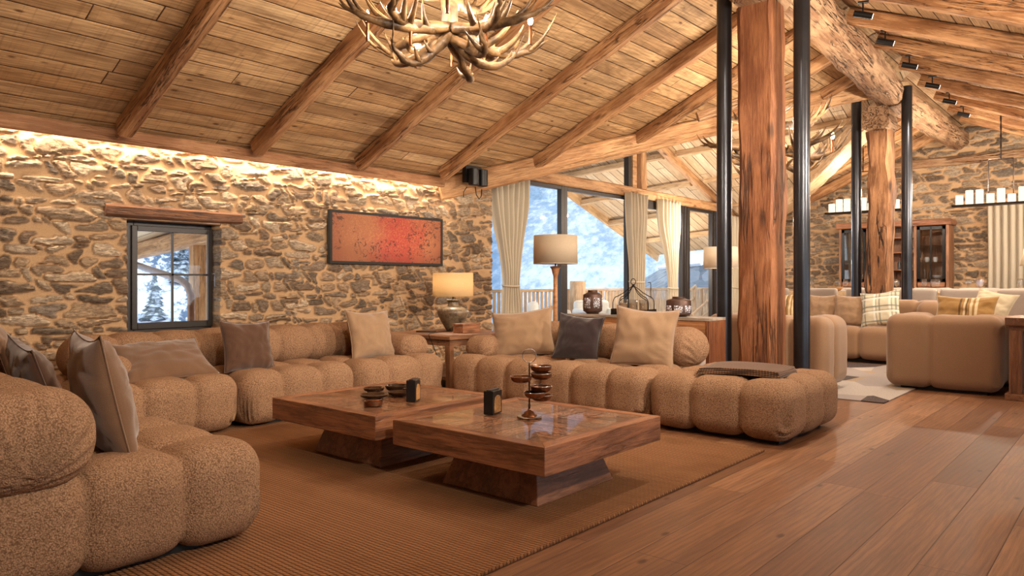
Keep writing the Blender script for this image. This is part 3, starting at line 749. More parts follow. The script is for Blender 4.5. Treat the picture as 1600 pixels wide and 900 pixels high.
o = MB().box(2.74, 3.62, WY-.01, 7.1, 1.672, 1.70).build('trim_6', M['oldbeam']); o['kind'] = 'structure'
o = MB().box(2.74, 3.7, WY+.0, 7.12, .60, .632).build('trim_7', M['plaster']); o['kind'] = 'structure'

# posts and pipes
def post(name, x, y, z1, wx, wy, label, seed, capz):
    r = thing(name, label, 'timber post', (x, y, 0), kind='thing')
    o = beam('shaft', (x, y, 0.0), (x, y, z1), wx, wy, M['post' if x < 9 else 'post2'], rough=.02 if x < 9 else .035, seed=seed, cham=.045, res=.07, parent=r)
    o = beam('capital', (x-.24, y, z1+.16), (x+.24, y, z1+.16), wy*1.12, .33, M['oldbeam'], rough=.012, seed=seed+1, cham=.05, parent=r)
    return r
post('timber_post', 6.85, 2.77, 3.72, .30, .37, 'massive reddish hewn timber post between the two near steel pipes', 12, 0)
post('timber_post', 11.93, 3.0, 3.36, .30, .33, 'cracked round-edged timber post between the two far steel pipes', 52, 0)
for (x, y, z, lb) in ((6.81, 3.12, zP1(3.12), 'near black steel pipe column left of the massive timber post'), (6.80, 2.37, zR(2.37), 'near black steel pipe column right of the massive timber post'),
                      (11.96, 3.345, 4.0, 'far blue-black steel pipe column left of the cracked post'), (11.96, 2.65, 3.98, 'far black steel pipe column right of the cracked post')):
    w = MB(); w.lathe([(.072, 0), (.072, z)], 40)
    o = w.build('steel_pipe', M['pipe'], loc=(x, y, .0 if x < 12 else 0), smooth=True, sharp=40); tag(o, lb, 'steel column', 'steel pipe columns', 'thing')

# ------------------------------------------------------------------ soft furniture
def puff_box(x0, x1, y0, y1, z0, z1, r, sx=(), sy=(), sz=(), step=.02, D=.04, wd=.17, wr=0., seed=0, caps=None):
    """upholstered block: rounded box, creased along the planes x=sx, y=sy, z=sz"""
    hx, hy, hz = (x1-x0)/2, (y1-y0)/2, (z1-z0)/2; cx, cy, cz = (x0+x1)/2, (y0+y1)/2, (z0+z1)/2
    r = min(r, hx, hy, hz)
    nx, ny, nz = (max(4, int(2*h/step)) for h in (hx, hy, hz))
    def axis(h, n):
        return [(-h+2*h*i/n) for i in range(n+1)]
    ax, ay, az = axis(hx, nx), axis(hy, ny), axis(hz, nz)
    ids = {}; vs = []; fs = []
    def vid(i, j, k):
        key = (i, j, k)
        if key in ids: return ids[key]
        p = Vector((ax[i], ay[j], az[k]))
        q = Vector((max(-(hx-r), min(hx-r, p.x)), max(-(hy-r), min(hy-r, p.y)), max(-(hz-r), min(hz-r, p.z))))
        n = p-q
        if n.length > 1e-9: n.normalize(); p = q+n*r
        w = p+Vector((cx, cy, cz)); off = 0.
        for c, seams in ((w.x, sx), (w.y, sy), (w.z, sz)):
            if len(seams):
                d = min(abs(c-s_) for s_ in seams); t = min(1., d/wd)
                off += D*(1-(1-(1-t)**2.2)**(1/2.2))
        off += .006*noise.noise(w*4+Vector((seed, 0, 0)))
        if wr:
            f = abs(n.x)*abs(n.y) if caps is None else 0.
            if caps == 'y':
                if n.y*caps_sgn[0] > .3:
                    a = math.atan2(p.z+hz*.9, p.x); off += wr*(.5+.5*math.sin(a*26+3*noise.noise(w*6)))*min(1, (n.y*caps_sgn[0]-.3)*2.2)*max(0, 1-abs(p.z)/hz*.6)
            elif caps == 'x':
                if n.x*caps_sgn[0] > .3:
                    a = math.atan2(p.z+hz*.9, p.y); off += wr*(.5+.5*math.sin(a*26+3*noise.noise(w*6)))*min(1, (n.x*caps_sgn[0]-.3)*2.2)*max(0, 1-abs(p.z)/hz*.6)
            else:
                low = max(0, min(1, (.25*hz-p.z)/(hz)))
                off += wr*max(0, f-.12)*3*low*(.5+.5*math.sin((w.x-w.y)*150+4*noise.noise(w*5)))
        w -= n*off
        ids[key] = len(vs); vs.append(w); return ids[key]
    for i in range(nx):
        for j in range(ny):
            fs.append((vid(i,j,0), vid(i,j+1,0), vid(i+1,j+1,0), vid(i+1,j,0))); fs.append((vid(i,j,nz), vid(i+1,j,nz), vid(i+1,j+1,nz), vid(i,j+1,nz)))
    for i in range(nx):
        for k in range(nz):
            fs.append((vid(i,0,k), vid(i+1,0,k), vid(i+1,0,k+1), vid(i,0,k+1))); fs.append((vid(i,ny,k), vid(i,ny,k+1), vid(i+1,ny,k+1), vid(i+1,ny,k)))
    for j in range(ny):
        for k in range(nz):
            fs.append((vid(0,j,k), vid(0,j,k+1), vid(0,j+1,k+1), vid(0,j+1,k))); fs.append((vid(nx,j,k), vid(nx,j+1,k), vid(nx,j+1,k+1), vid(nx,j,k+1)))
    return MB().add(vs, fs)
caps_sgn = [1]

G = .35
def sectional(name, label, loc, rz, cols, D, back, arms=(), step=.02, mat=None, zs=.435, zb=.72, backw=.44, seed=0):
    """cols: list of (x0, x1) seat modules; back: (x0, x1); local front faces -y"""
    mat = mat or M['boucle']
    r = thing(name, label, 'sofa', loc, rz)
    for i, (a, b) in enumerate(cols):
        n = round((b-a)/G)
        ny = int(round(D/G)); sy_ = [D*k/ny for k in range(1, ny)] if D < 1.15 else [.36, .72, 1.08]
        puff_box(a+.004, b-.004, 0, D, .022, zs, .13, sx=[a+(b-a)*k/n for k in range(1, n)], sy=sy_, step=step, D=.056, wd=.125, wr=.05, seed=seed+i).build('seat', mat, r, smooth=True)
        MB().box(a+.13, b-.13, .14, D-.12, 0, .07).build('plinth', M['plinth'], r)
    a, b = back; n = round((b-a)/G)
    caps_sgn[0] = -1 if rz > 1 else 1
    puff_box(a, b, D-backw, D+.02, zs-.06, zb, .17, sx=[a+(b-a)*k/n for k in range(1, n)], step=step, D=.045, wd=.15, wr=.016, seed=seed+9, caps='x').build('backrest', mat, r, smooth=True)
    for (x0, x1, y0, y1) in arms:
        ax = 'y'; caps_sgn[0] = -1
        puff_box(x0, x1, y0, y1, zs-.065, .60, .13, step=step, wr=.014, seed=seed+20, caps='y').build('armrest', mat, r, smooth=True)
    return r
# sofa against the stone wall (front faces the tables)
sectional('sectional_sofa', 'long camel boucle sectional sofa under the small window and red painting', (1.77, 5.02, 0), 0, [(0, 1.05), (1.05, 2.10), (2.10, 3.15)], 1.1, (.12, 3.1), arms=[(.08, .42, .28, .72), (2.80, 3.14, .22, .75)], step=.017, seed=1)
# sofa at the right with the open ottoman end
sectional('sectional_sofa', 'camel boucle sectional sofa with open ottoman end and folded throw', (4.85, 4.99, 0), -PI/2, [(0, 1.07), (1.07, 2.13), (2.13, 3.23)], 1.10, (.06, 2.18), arms=[(.03, .37, .16, .74)], step=.017, seed=4)
# foreground sofa at the left edge
sectional('sectional_sofa', 'near camel boucle sofa cut off by the left edge of the photo', (1.72, 2.83, 0), PI/2, [(0, 1.05), (1.05, 2.0)], 1.2, (-.06, 2.0), step=.0145, zb=.735, backw=.53, seed=7)

def cushion_mesh(w, h, t, seed, n=28, wr=.007, pinch=.10):
    vs = []; fs = []; idx = {}
    for side in (1, -1):
        for i in range(n+1):
            for j in range(n+1):
                u, v = -1+2*i/n, -1+2*j/n
                border = i in (0, n) or j in (0, n)
                if border and side == -1: idx[(side, i, j)] = idx[(1, i, j)]; continue
                x = u*w/2*(1-pinch*(1-v*v)); z = v*h/2*(1-pinch*(1-u*u))
                th = max(0., (1-abs(u)**2.6)*(1-abs(v)**2.6))**.55
                q = noise.noise(Vector((u*2.4+seed, v*2.4, side*3)))*wr*2.2
                q += wr*.9*math.sin(14*noise.noise(Vector((u*1.6+seed*2, v*1.6, side))))*(1-th*.6)*(0 if border else 1)
                sag = -.02*h*(1-u*u)*(1 if v > 0 else 0)*v
                idx[(side, i, j)] = len(vs); vs.append((x, side*(t/2*th+q*(th > .02))*1., z+sag))
    for i in range(n):
        for j in range(n):
            a, b, c, d = (idx[(1,i,j)], idx[(1,i+1,j)], idx[(1,i+1,j+1)], idx[(1,i,j+1)]); fs.append((a, d, c, b))
            a, b, c, d = (idx[(-1,i,j)], idx[(-1,i+1,j)], idx[(-1,i+1,j+1)], idx[(-1,i,j+1)]); fs.append((a, b, c, d))
    ring = [vs[idx[(1,i,0)]] for i in range(n)]+[vs[idx[(1,n,j)]] for j in range(n)]+[vs[idx[(1,i,n)]] for i in range(n, 0, -1)]+[vs[idx[(1,0,j)]] for j in range(n, 0, -1)]
    return MB().add(vs, fs), ring
def cushion(label, c, w, h, t, mat, yaw, lean=.2, roll=0., seed=0, group=None, piping=True, pmat=None):
    """face looks along -y turned by yaw, leans back by lean, rolled in its own plane"""
    Mw = Matrix.Translation(c) @ Matrix.Rotation(yaw, 4, 'Z') @ Matrix.Rotation(-lean, 4, 'X') @ Matrix.Rotation(roll, 4, 'Y')
    mb, ring = cushion_mesh(w, h, t, seed)
    o = mb.build('cushion', mat, smooth=True); o.matrix_world = Mw; tag(o, label, 'cushion', group)
    if piping: MB().tube(ring+[ring[0]], .0035, 6, caps=False).build('piping', pmat or mat, o, smooth=True)
    return o
FXp = PI/2   # faces +x : -y turned by +90deg
FXm = -PI/2  # faces -x
cushion('large tan cushion leaning near the corner armrest of the wall sofa', (4.33, 5.46, .62), .52, .47, .17, M['tan'], .05, .28, .03, 1)
cushion('small brown cushion leaning upright in the middle of the wall sofa', (3.06, 5.40, .60), .44, .42, .14, M['dkbrown'], .02, .30, .05, 2)
cushion('brown cushion lying flopped against the left armrest of the wall sofa', (2.42, 5.45, .535), .66, .50, .15, M['brown'], -.1, 1.05, -.06, 3)
cushion('big brown cushion standing edge-on upon the near left sofa', (1.20, 3.26, .635), .50, .54, .19, M['brown'], FXp-.15, .22, 0, 4)
cushion('small dark brown cushion tucked behind the big one on the near left sofa', (1.12, 3.80, .65), .42, .40, .15, M['dkbrown'], FXp-.1, .35, -.12, 5)
cushion('brown cushion at the left photo edge, furthest along the near left sofa', (1.10, 4.25, .70), .50, .50, .16, M['brown'], FXp-.2, .3, 0, 6)
cushion('light brown cushion tilted on the left armrest end of the right sofa', (5.36, 4.47, .625), .60, .47, .17, M['tan'], FXm+.50, .34, -.13, 7)
cushion('dark plum cushion in the middle of the right sofa', (5.36, 3.83, .615), .42, .43, .15, M['plum'], FXm+.40, .32, .10, 8)
cushion('large light brown cushion right of the dark plum one', (5.38, 3.17, .645), .54, .52, .18, M['tan'], FXm+.35, .28, .07, 9)

# folded throw on the ottoman end
def throw():
    r = thing('folded_throw', 'folded brown houndstooth throw lying on the ottoman end', 'blanket', (5.28, 2.24, .44), 0.12)
    for k in range(4):
        def f(u, v, k=k):
            x = (u-.5)*(.52-.012*k); y = (v-.5)*(.60-.01*k)
            return (x+.01*math.sin(v*5+k), y, .004+.0125*k+.004*math.sin(u*5+v*3+.4*k)-.012*(abs(v-.5)*2)**3)
        n = 14; vs = [f(i/n, j/n) for i in range(n+1) for j in range(n+1)]; fs = [(i*(n+1)+j, (i+1)*(n+1)+j, (i+1)*(n+1)+j+1, i*(n+1)+j+1) for i in range(n) for j in range(n)]
        o = MB().add(vs, fs).build('fold', M['throw'], r, smooth=True); md = o.modifiers.new('s', 'SOLIDIFY'); md.thickness = .0105; md.offset = 0
        md = o.modifiers.new('b', 'BEVEL'); md.width = .004; md.segments = 2
throw()

# rug
o = MB().box(-2.3, 2.36, -1.67, 1.7, 0.001, .012).build('area_rug', M['jute'], loc=(2.35, 3.55, 0), bevel=.004)
o.data.transform(Matrix.Identity(4)); tag(o, 'large brown braided jute rug under the coffee tables', 'rug')
MB().tube([(-2.3,-1.665,.009),(2.355,-1.665,.009),(2.355,1.7,.009)], .006, 8).build('rug_edge', M['jute'], o, smooth=True)

# coffee tables
def coffee_table(label, loc, s=1.045, seed=0):
    r = thing('coffee_table', label, 'coffee table', loc, 0, 'square coffee tables')
    H, T, fr = .348, .135, .075; h = s/2
    # mitred frame: four members
    for k in range(4):
        a = k*PI/2; Mr = Matrix.Rotation(a, 4, 'Z')
        w = MB(); w.add([(-h,-h,H-T),(h,-h,H-T),(h-fr,-h+fr,H-T),(-h+fr,-h+fr,H-T),(-h,-h,H),(h,-h,H),(h-fr,-h+fr,H),(-h+fr,-h+fr,H)], [(3,2,1,0),(4,5,6,7),(0,1,5,4),(1,2,6,5),(2,3,7,6),(3,0,4,7)])
        w.build('frame_board', M['table'], r, rot=(0,0,a), bevel=.004)
    # inlay: planks fanning as four triangles
    for k in range(4):
        g = h-fr+.001
        MB().add([(-g,-g,H-.03),(g,-g,H-.03),(0,0,H-.03),(-g,-g,H-.002),(g,-g,H-.002),(0,0,H-.002)], [(2,1,0),(3,4,5),(0,1,4,3),(1,2,5,4),(2,0,3,5)]).build('inlay', M['inlay'], r, rot=(0,0,k*PI/2))
    MB().frustum(.335, .335, .265, .265, 0, H-T+.002).build('pedestal', M['table'], r, bevel=.006)
    return r
def m_inlay():
    t = NT('carved_plank_inlay'); v = t.coord((1,1,1), rand=False)
    tc = t.n('ShaderNodeTexCoord'); sp = t.n('ShaderNodeSeparateXYZ'); t.l(tc.outputs['Object'], sp.inputs[0])
    sx = t.math('DIVIDE', sp.outputs[0], .115); row = t.math('FLOOR', sx); fx = t.math('FRACT', sx)
    wn = t.n('ShaderNodeTexWhiteNoise', noise_dimensions='1D'); t.l(row, wn.inputs['W'])
    cb = t.n('ShaderNodeCombineXYZ'); t.l(sp.outputs[0], cb.inputs[0]); t.l(t.math('ADD', sp.outputs[1], t.math('MULTIPLY', wn.outputs['Value'], 9.)), cb.inputs[1])
    mp = t.n('ShaderNodeMapping'); mp.inputs['Scale'].default_value = (16, 3.2, 1); t.l(cb.outputs[0], mp.inputs[0])
    n = t.noise(mp.outputs[0], 1.1, 4, .55, 1.4)
    rid = t.math('FRACT', t.math('MULTIPLY', n, 9.)); rid = t.math('ABSOLUTE', t.math('SUBTRACT', rid, .5))
    c = t.mix(t.sramp(rid, .02, .2), lin(70,42,28), lin(162,112,78)); c = t.mix(t.math('MULTIPLY', wn.outputs['Value'], .75), c, lin(84,54,38))
    e = t.math('MINIMUM', fx, t.math('SUBTRACT', 1., fx)); gp = t.sramp(e, .01, .06, 1., 0.)
    c = t.mix(gp, c, lin(40,22,14))
    h = t.math('SUBTRACT', t.math('MULTIPLY', rid, 1.2), gp)
    t.pbsdf(c, .22, t.bump(h, .8, .008), 0., .6, coat=.35); return t.m
M['inlay'] = m_inlay()
coffee_table('nearest square wooden coffee table, holding the tiered bowl stand', (3.123, 2.567, .012))
coffee_table('farther square wooden coffee table, holding the dark bowls and ashtray', (3.115, 3.75, .012))
TZ = .361
# tiered bowl stand on the near table
r = thing('tiered_bowl_stand', 'bronze tiered stand with six small round bowls on the near coffee table', 'serving stand', (3.134, 2.57, TZ))
w = MB(); w.lathe([(.0,.0),(.068,.0),(.07,.004),(.066,.008),(.05,.009)], 40); w.build('base_plate', M['steelrim'], r, smooth=True, sharp=40)
w = MB(); w.lathe([(.044,.008),(.042,.014),(.03,.02),(.026,.03),(.012,.036),(.008,.046)], 32); w.build('base', M['bronze'], r, smooth=True, sharp=50)
w = MB(); w.tube([(0,0,.04),(0,0,.07),(0,0,.072),(0,0,.30)], [.005,.007,.0045,.0045], 12); w.build('pole', M['iron'], r, smooth=True)
w = MB(); w.tube([(.038*math.sin(a)*.76, -.038*math.sin(a)*.65, .338-.038*math.cos(a)) for a in np.linspace(0, 2*PI, 33)], .0022, 8, caps=False); w.build('ring_handle', M['steelrim'], r, smooth=True)
Rv = Vector((.652, -.758, 0))
def bowl_mb(rad, h, ztop):
    return MB().lathe([(rad*.62,0),(rad*.9,h*.35),(rad,h),(rad*.96,h),(rad*.84,h*.45),(rad*.55,h*.18),(.001,h*.16)], 36, capt=False)
for (dx, dz, dd) in ((.064,.262,.0),(.066,.222,.0),(-.045,.204,.0),(.064,.152,.0),(.030,.122,-.03),(.067,.098,.03)):
    p = Rv*dx+Vector((.758,.652,0))*dd
    b = bowl_mb(.060, .032, 0).build('bowl', M['bronze'], r, loc=(p.x, p.y, dz-.012), smooth=True, sharp=50)
    MB().tube([(.059*math.cos(a), .059*math.sin(a), .032) for a in np.linspace(0, 2*PI, 37)], .0026, 6, caps=False).build('rim', M['steelrim'], b, smooth=True)
# black napkin boxes
def napkin_box(label, loc, rz, s=1.):
    r = thing('napkin_box', label, 'box', loc, rz)
    MB().box(-.026*s, .026*s, -.05*s, .05*s, 0, .115*s).build('body', M['blackbox'], r, bevel=.003)
    pts = [(-.036*s,.008*s)]+[(.036*s*math.cos(a)*-1, .05*s+.042*s*math.sin(a)**.8) for a in np.linspace(0.02, PI-.02, 15)]+[(.036*s,.008*s)]
    vs = [(-.0275*s, y, z) for y, z in pts]+[(-.025*s, y, z) for y, z in pts]; k = len(pts)
    for sg in (1, -1):
        w = MB(); w.add([(x*sg, y, z) for x, y, z in vs], [tuple(range(k)), tuple(k+i for i in reversed(range(k)))]+[(i, (i+1) % k, (i+1) % k+k, i+k) for i in range(k)])
        w.build('carved_arch', M['gilt'], r)
    MB().box(-.012*s, .012*s, -.045*s, .045*s, .113*s, .119*s).build('napkins', M['blackbox'], r)
    return r
napkin_box('black napkin box with carved gold arch on the near coffee table', (3.092, 2.803, TZ), -1.3, 1.15)
napkin_box('black napkin box on the farther coffee table beside the dark bowls', (3.102, 3.486, TZ), -1.0, 1.15)
# dark bowls on the far table
for (px_, py_, rad, h, z, lb) in ((3.01, 3.76, .092, .024, 0, 'wide flat dark bowl at the front left of the bowl cluster'), (3.17, 3.96, .072, .03, .0, 'dark bowl at the back left of the bowl cluster, behind the flat one'),
                                  (3.17, 3.70, .076, .028, 0, 'dark bowl at the front right of the bowl cluster'), (3.30, 3.88, .080, .040, .0, 'dark bowl at the back right of the bowl cluster, standing highest'), (3.30, 3.745, .04, .03, 0, 'smallest dark bowl, right beside the napkin box')):
    o = MB().lathe([(rad*.55,0),(rad*.9,h*.4),(rad,h),(rad*.93,h),(rad*.8,h*.5),(.001,h*.25)], 40, capt=False).build('dark_bowl', M['darkbowl'], loc=(px_, py_, TZ+z), smooth=True, sharp=60)
    tag(o, lb, 'bowl', 'dark glazed bowls on the farther coffee table')
w = MB(); w.lathe([(.05,0),(.055,.003),(.055,.03),(.046,.03),(.045,.012),(.001,.010)], 40, capt=False)
o = w.build('ashtray', M['bronze'], loc=(2.815, 3.524, TZ), smooth=True, sharp=40); tag(o, 'round brown ashtray in front of the dark bowls', 'ashtray')
MB().tube([(-.052,-.01,.03),(-.04,-.03,.036),(0,-.05,.036),(.04,-.03,.036),(.052,-.01,.03)], .004, 8).build('rest', M['bronze'], o, smooth=True)

# corner side table with lamp and box
r = thing('side_table', 'reddish wooden side table in the corner between the two sofas', 'side table', (5.26, 5.36, 0))
MB().box(0, 1.02, 0, 1.06, .515, .55).build('tabletop', M['sidewood'], r, bevel=.003)
MB().box(.03, .99, .03, 1.03, .45, .515).build('apron', M['sidewood'], r)
for (x, y) in ((.03,.03),(.93,.03),(.03,.97),(.93,.97)): MB().box(x, x+.06, y, y+.06, 0, .45).build('leg', M['sidewoodz'], r, bevel=.003)
MB().box(.04, .98, .04, 1.02, .10, .13).build('shelf', M['sidewood'], r)
lx, ly = 5.99, 6.05
r = thing('table_lamp', 'table lamp with a squat antique clay jar base and lit cream drum shade', 'lamp', (lx, ly, .55))
w = MB(); w.lathe([(q*1.06, z*1.16) for q, z in [(.07,0),(.078,.01),(.135,.10),(.168,.165),(.170,.19),(.155,.215),(.10,.235),(.062,.245),(.055,.255),(.056,.285),(.07,.295),(.072,.305),(.06,.31)]], 48); w.build('jar', M['vase'], r, smooth=True, sharp=50)
MB().cyl((0,0,.35), (0,0,.42), .010).build('neck', M['iron'], r)
SH = [(.232,.395),(.232,.665)]
w = MB(); w.lathe(SH, 64, capb=False, capt=False); w.build('lamp_shade', M['shade'], r, smooth=True, solid=.003)
w = MB(); w.lathe([(.02,.50),(.03,.52),(.03,.54),(.015,.56)], 16); w.build('bulb', M['bulb2'] if 'bulb2' in M else M['litcandle'], r, smooth=True)
w = MB(); w.tube([(-.12,-.1,.006),(-.3,-.1,.006),(-.55,-.2,.006),(-.75,-.4,.006),(-.77,-.55,-.2),(-.70,-.55,-.42),(-.66,-.5,-.54)], .004, 6)
w.build('cord', M['black'], r, smooth=True)
r = thing('wooden_box', 'small dark red wooden box in front of the clay jar lamp', 'box', (5.89, 5.73, .551), .12)
MB().box(-.16, .16, -.07, .07, 0, .075).build('body', M['table'], r, bevel=.003); MB().box(-.163, .163, -.073, .073, .077, .10).build('lid', M['table'], r, bevel=.003)
o = MB().box(-.07,.07,-.09,.09,0,.012).build('notebook', M['blackbox'], loc=(5.62, 6.10, .551), rot=(0,0,.3), bevel=.002); tag(o, 'flat black notebook on the side table left of the lamp', 'notebook')

# floor lamp behind the right sofa
def floor_lamp(label, loc, ztop, rs, hs, mat, base=True):
    r = thing('floor_lamp', label, 'lamp', loc)
    zb = ztop-hs
    MB().lathe([(.15,0),(.15,.02),(.05,.035),(.03,.06)], 40).build('base', M['railwood'] if not base else M['sidewoodz'], r, smooth=True, sharp=40)
    MB().lathe([(.03,.06),(.026,.5),(.022,zb-.16),(.024,zb-.13),(.034,zb-.1),(.042,zb-.06),(.060,zb-.035),(.058,zb-.03),(.02,zb-.025)], 28).build('pole', M['console'], r, smooth=True, sharp=50)
    MB().cyl((0,0,zb-.03),(0,0,zb+.1),.008).build('stem', M['iron'], r)
    MB().lathe([(rs,zb),(rs*.985,ztop)], 64, capb=False, capt=False).build('lamp_shade', mat, r, smooth=True, solid=.003)
    MB().tube([(rs*math.cos(a), rs*math.sin(a), zb) for a in np.linspace(0, 2*PI, 49)], .004, 6, caps=False).build('shade_trim', M['shade3'], r, smooth=True)
    MB().lathe([(.02,zb+.1),(.03,zb+.13),(.03,zb+.16),(.012,zb+.19)], 16).build('bulb', M['litcandle'], r, smooth=True)
    return r
floor_lamp('floor lamp with beige drum shade and turned wooden pole behind the right sofa', (6.27, 4.78, 0), 1.605, .235, .30, M['shade2'])
floor_lamp('white-shaded floor lamp half hidden behind the near left steel pipe', (8.95, 4.15, 0), 1.56, .215, .27, M['shade3'])

# console table behind the sofa
r = thing('console_table', 'long wooden console table behind the right sofa', 'console table', (6.24, 3.72, 0))
MB().box(-.17, .17, -.80, .80, .76, .785).build('tabletop', M['consoletop'], r, bevel=.003)
MB().box(-.16, .16, -.79, .79, .59, .76).build('apron', M['console'], r, bevel=.003)
MB().box(-.17, .17, -.80, -.765, 0, .76).build('side_panel', M['consolez'], r, bevel=.003); MB().box(-.17, .17, .765, .80, 0, .76).build('side_panel', M['consolez'], r, bevel=.003)
MB().box(-.15, .15, -.765, .765, .12, .15).build('shelf', M['console'], r)
CZ = .786
def lantern(label, loc, R, H, low=False):
    r = thing('lantern', label, 'lantern', loc, 0)
    b0, b1 = H*.12, H*.78
    MB().lathe([(R*.62,0),(R*.66,H*.03),(R*.98,b0),(R,b0+.008),(R,b1),(R*.96,b1+.008),(R*.55,H*.90),(R*.5,H*.92),(R*.5,H),(R*.44,H),(R*.44,H*.9)], 48, capt=False).build('body', M['lantern'], r, smooth=True, sharp=35)
    # pierced windows: lacy panels wrapped on the body
    for k in range(6 if not low else 7):
        a0 = 2*PI*k/(6 if not low else 7); wa = .36 if not low else .34; vs = []; fs = []; n = 8
        z0, z1 = (b0+H*.12, b1-H*.10) if not low else (b0+H*.08, b1-H*.22)
        for i in range(n+1):
            a = a0+(i/n-.5)*2*wa
            for z in (z0, z1): vs.append(((R+.0015)*math.cos(a), (R+.0015)*math.sin(a), z))
        fs = [(2*i, 2*i+2, 2*i+3, 2*i+1) for i in range(n)]
        MB().add(vs, fs).build('pierced_panel', M['lace'], r, smooth=True, solid=.002)
    return r
def m_lace():
    t = NT('pierced_metal_lace'); v = t.coord((1,1,1), rand=True); d = t.voro(v, 46., 'DISTANCE_TO_EDGE')
    n = t.sramp(d, .09, .15)
    c = t.mix(n, lin(86,64,56), lin(214,218,232)); t.pbsdf(c, .4, t.bump(n, .5, .002), 0., .4); return t.m
M['lace'] = m_lace()
lantern('tall brown pierced metal lantern at the left end of the console table', (6.24, 4.28, CZ), .098, .24)
lantern('wide low brown pierced metal lantern at the right end of the console table', (6.24, 3.31, CZ), .115, .185, True)
r = thing('candle_holder', 'arched wrought iron candle holder with three glass candles on the console', 'candle holder', (6.24, 3.80, CZ), 0)
w = MB(); w.box(-.075, .075, -.205, .205, .03, .04); w.box(-.08, .08, -.21, -.2, 0, .06); w.box(-.08, .08, .2, .21, 0, .06); w.box(-.08,-.072,-.2,.2,.03,.055); w.build('tray', M['iron'], r)
for sx, q in ((-.055, 1.), (.055, 1.), (0, .82)):
    pts = [(sx, -.2*q, .03)]
    for a in np.linspace(0, PI/2, 8): pts.append((sx, -.2*q+.05*(1-math.cos(a)), .11*q+.07*math.sin(a)))
    pts += [(sx*.7, -.09, .205*q+.01), (sx*.4, -.045, .225*q+.03), (sx*.2, -.012, .275), (0, -.004, .30)]
    for m_ in (1, -1): MB().tube([(p[0], p[1]*m_, p[2]) for p in pts], .0045, 6).build('arch', M['iron'], r, smooth=True)
MB().tube([(0, .026*math.sin(a), .325-.03*math.cos(a)) for a in np.linspace(0, 2*PI, 25)], .004, 6, caps=False).build('loop', M['iron'], r, smooth=True)
MB().tube([(.06,-.16,.16),(.06,-.16,.30),(.06,-.155,.318),(.06,-.13,.318)], .004, 6).build('snuffer', M['iron'], r, smooth=True)
for y in (-.115, 0, .115):
    c = MB().lathe([(.001,.042),(.036,.042),(.036,.115),(.001,.117)], 28).build('candle', M['candle'], r, loc=(0, y, 0), smooth=True, sharp=40)
    MB().lathe([(.042,.04),(.044,.15),(.042,.15),(.040,.041)], 28, capb=False, capt=False).build('glass_cup', M['cupglass'], c, smooth=True)

# painting
r = thing('painting', 'wide red and orange abstract painting in a thin dark frame on the stone wall', 'painting', (5.71, 6.84, 1.615), kind='thing')
MB().box(-.83, .83, -.012, .012, -.27, .27).build('canvas', M['painting'], r)
w = MB()
for a in ((-.86, -.83, -.30, .30), (.83, .86, -.30, .30), (-.83, .83, -.30, -.27), (-.83, .83, .27, .30)): w.box(a[0], a[1], -.02, .03, a[2], a[3])
w.build('frame', M['plinth'], r)

# twin black wall spotlight at the corner
r = thing('twin_wall_spotlight', 'twin black cylinder spotlight under the eave at the wall corner', 'spotlight', (6.72, 6.36, 2.35))
for x in (-.08, .08):
    c = MB().lathe([(.068,-.10),(.068,.10),(.06,.105)], 32).build('cylinder', M['black'], r, loc=(x, -.02, .07), smooth=True, sharp=40)
    MB().lathe([(.06,-.101),(.06,-.099)], 24).build('lens', M['plinth'], c)
MB().box(-.16, .13, .04, .10, .0, .22).build('bracket', M['black'], r)
MB().tube([(0,.03,-.04),(.02,.03,-.14),(.06,.02,-.19),(.11,.03,-.15),(.12,.03,-.06)], .006, 6).build('cable', M['black'], r, smooth=True)
MB().tube([(-.12,.06,-.05),(-.16,.08,-.12),(-.14,.1,-.18)], .005, 6).build('cable', M['black'], r, smooth=True)

# curtains
def curtain(label, y, top, waist, bot, z0, zw, z1, folds, seed, xdir=True, tie=True, amp=.062):
    """top / waist / bot = (a, b) extents along the wall"""
    r = thing('curtain', label, 'curtain', (0, 0, 0))
    nz_, nu_ = 40, folds*12; vs = []
    for i in range(nz_+1):
        z = z1+(z0-z1)*i/nz_
        if z > zw:
            t = (z1-z)/(z1-zw); t = t*t*(3-2*t) if tie else t
            a = top[0]+(waist[0]-top[0])*t**1.3; b = top[1]+(waist[1]-top[1])*t**1.3
        else:
            t = (zw-z)/(zw-z0); t = t**.7; a = waist[0]+(bot[0]-waist[0])*t; b = waist[1]+(bot[1]-waist[1])*t
        wd_ = b-a; am = amp*min(1.2, max(.5, wd_/(top[1]-top[0])+.2))
        for k in range(nu_+1):
            u = k/nu_; q = u+.012*math.sin(u*23+seed)+.01*noise.noise(Vector((u*6, z*1.5, seed)))
            ph = q*folds*2*PI
            off = am*(math.sin(ph)*.8+.25*math.sin(ph*2+seed))+.02*noise.noise(Vector((u*5, z*2, seed)))
            if xdir: vs.append((a+wd_*q, y+off, z))
            else: vs.append((y+off, a+wd_*q, z))
    fs = [(i*(nu_+1)+k, i*(nu_+1)+k+1, (i+1)*(nu_+1)+k+1, (i+1)*(nu_+1)+k) for i in range(nz_) for k in range(nu_)]
    MB().add(vs, fs).build('fabric', M['curtain'], r, smooth=True, solid=.003)
    if tie:
        a, b = waist; cx, rx_ = (a+b)/2, (b-a)/2+.015
        MB().tube([(cx+rx_*math.cos(t), y+.07*math.sin(t), zw+.01*math.sin(t)) for t in np.linspace(0, 2*PI, 33)], .012, 8, caps=False).build('tieback', M['curtain'], r, smooth=True)
    return r
YC = GY-.13
curtain('tied-back cream curtain beside the end of the stone wall', YC, (7.66, 8.52), (7.98, 8.30), (7.9, 8.42), .02, 1.06, 2.72, 7, 1)
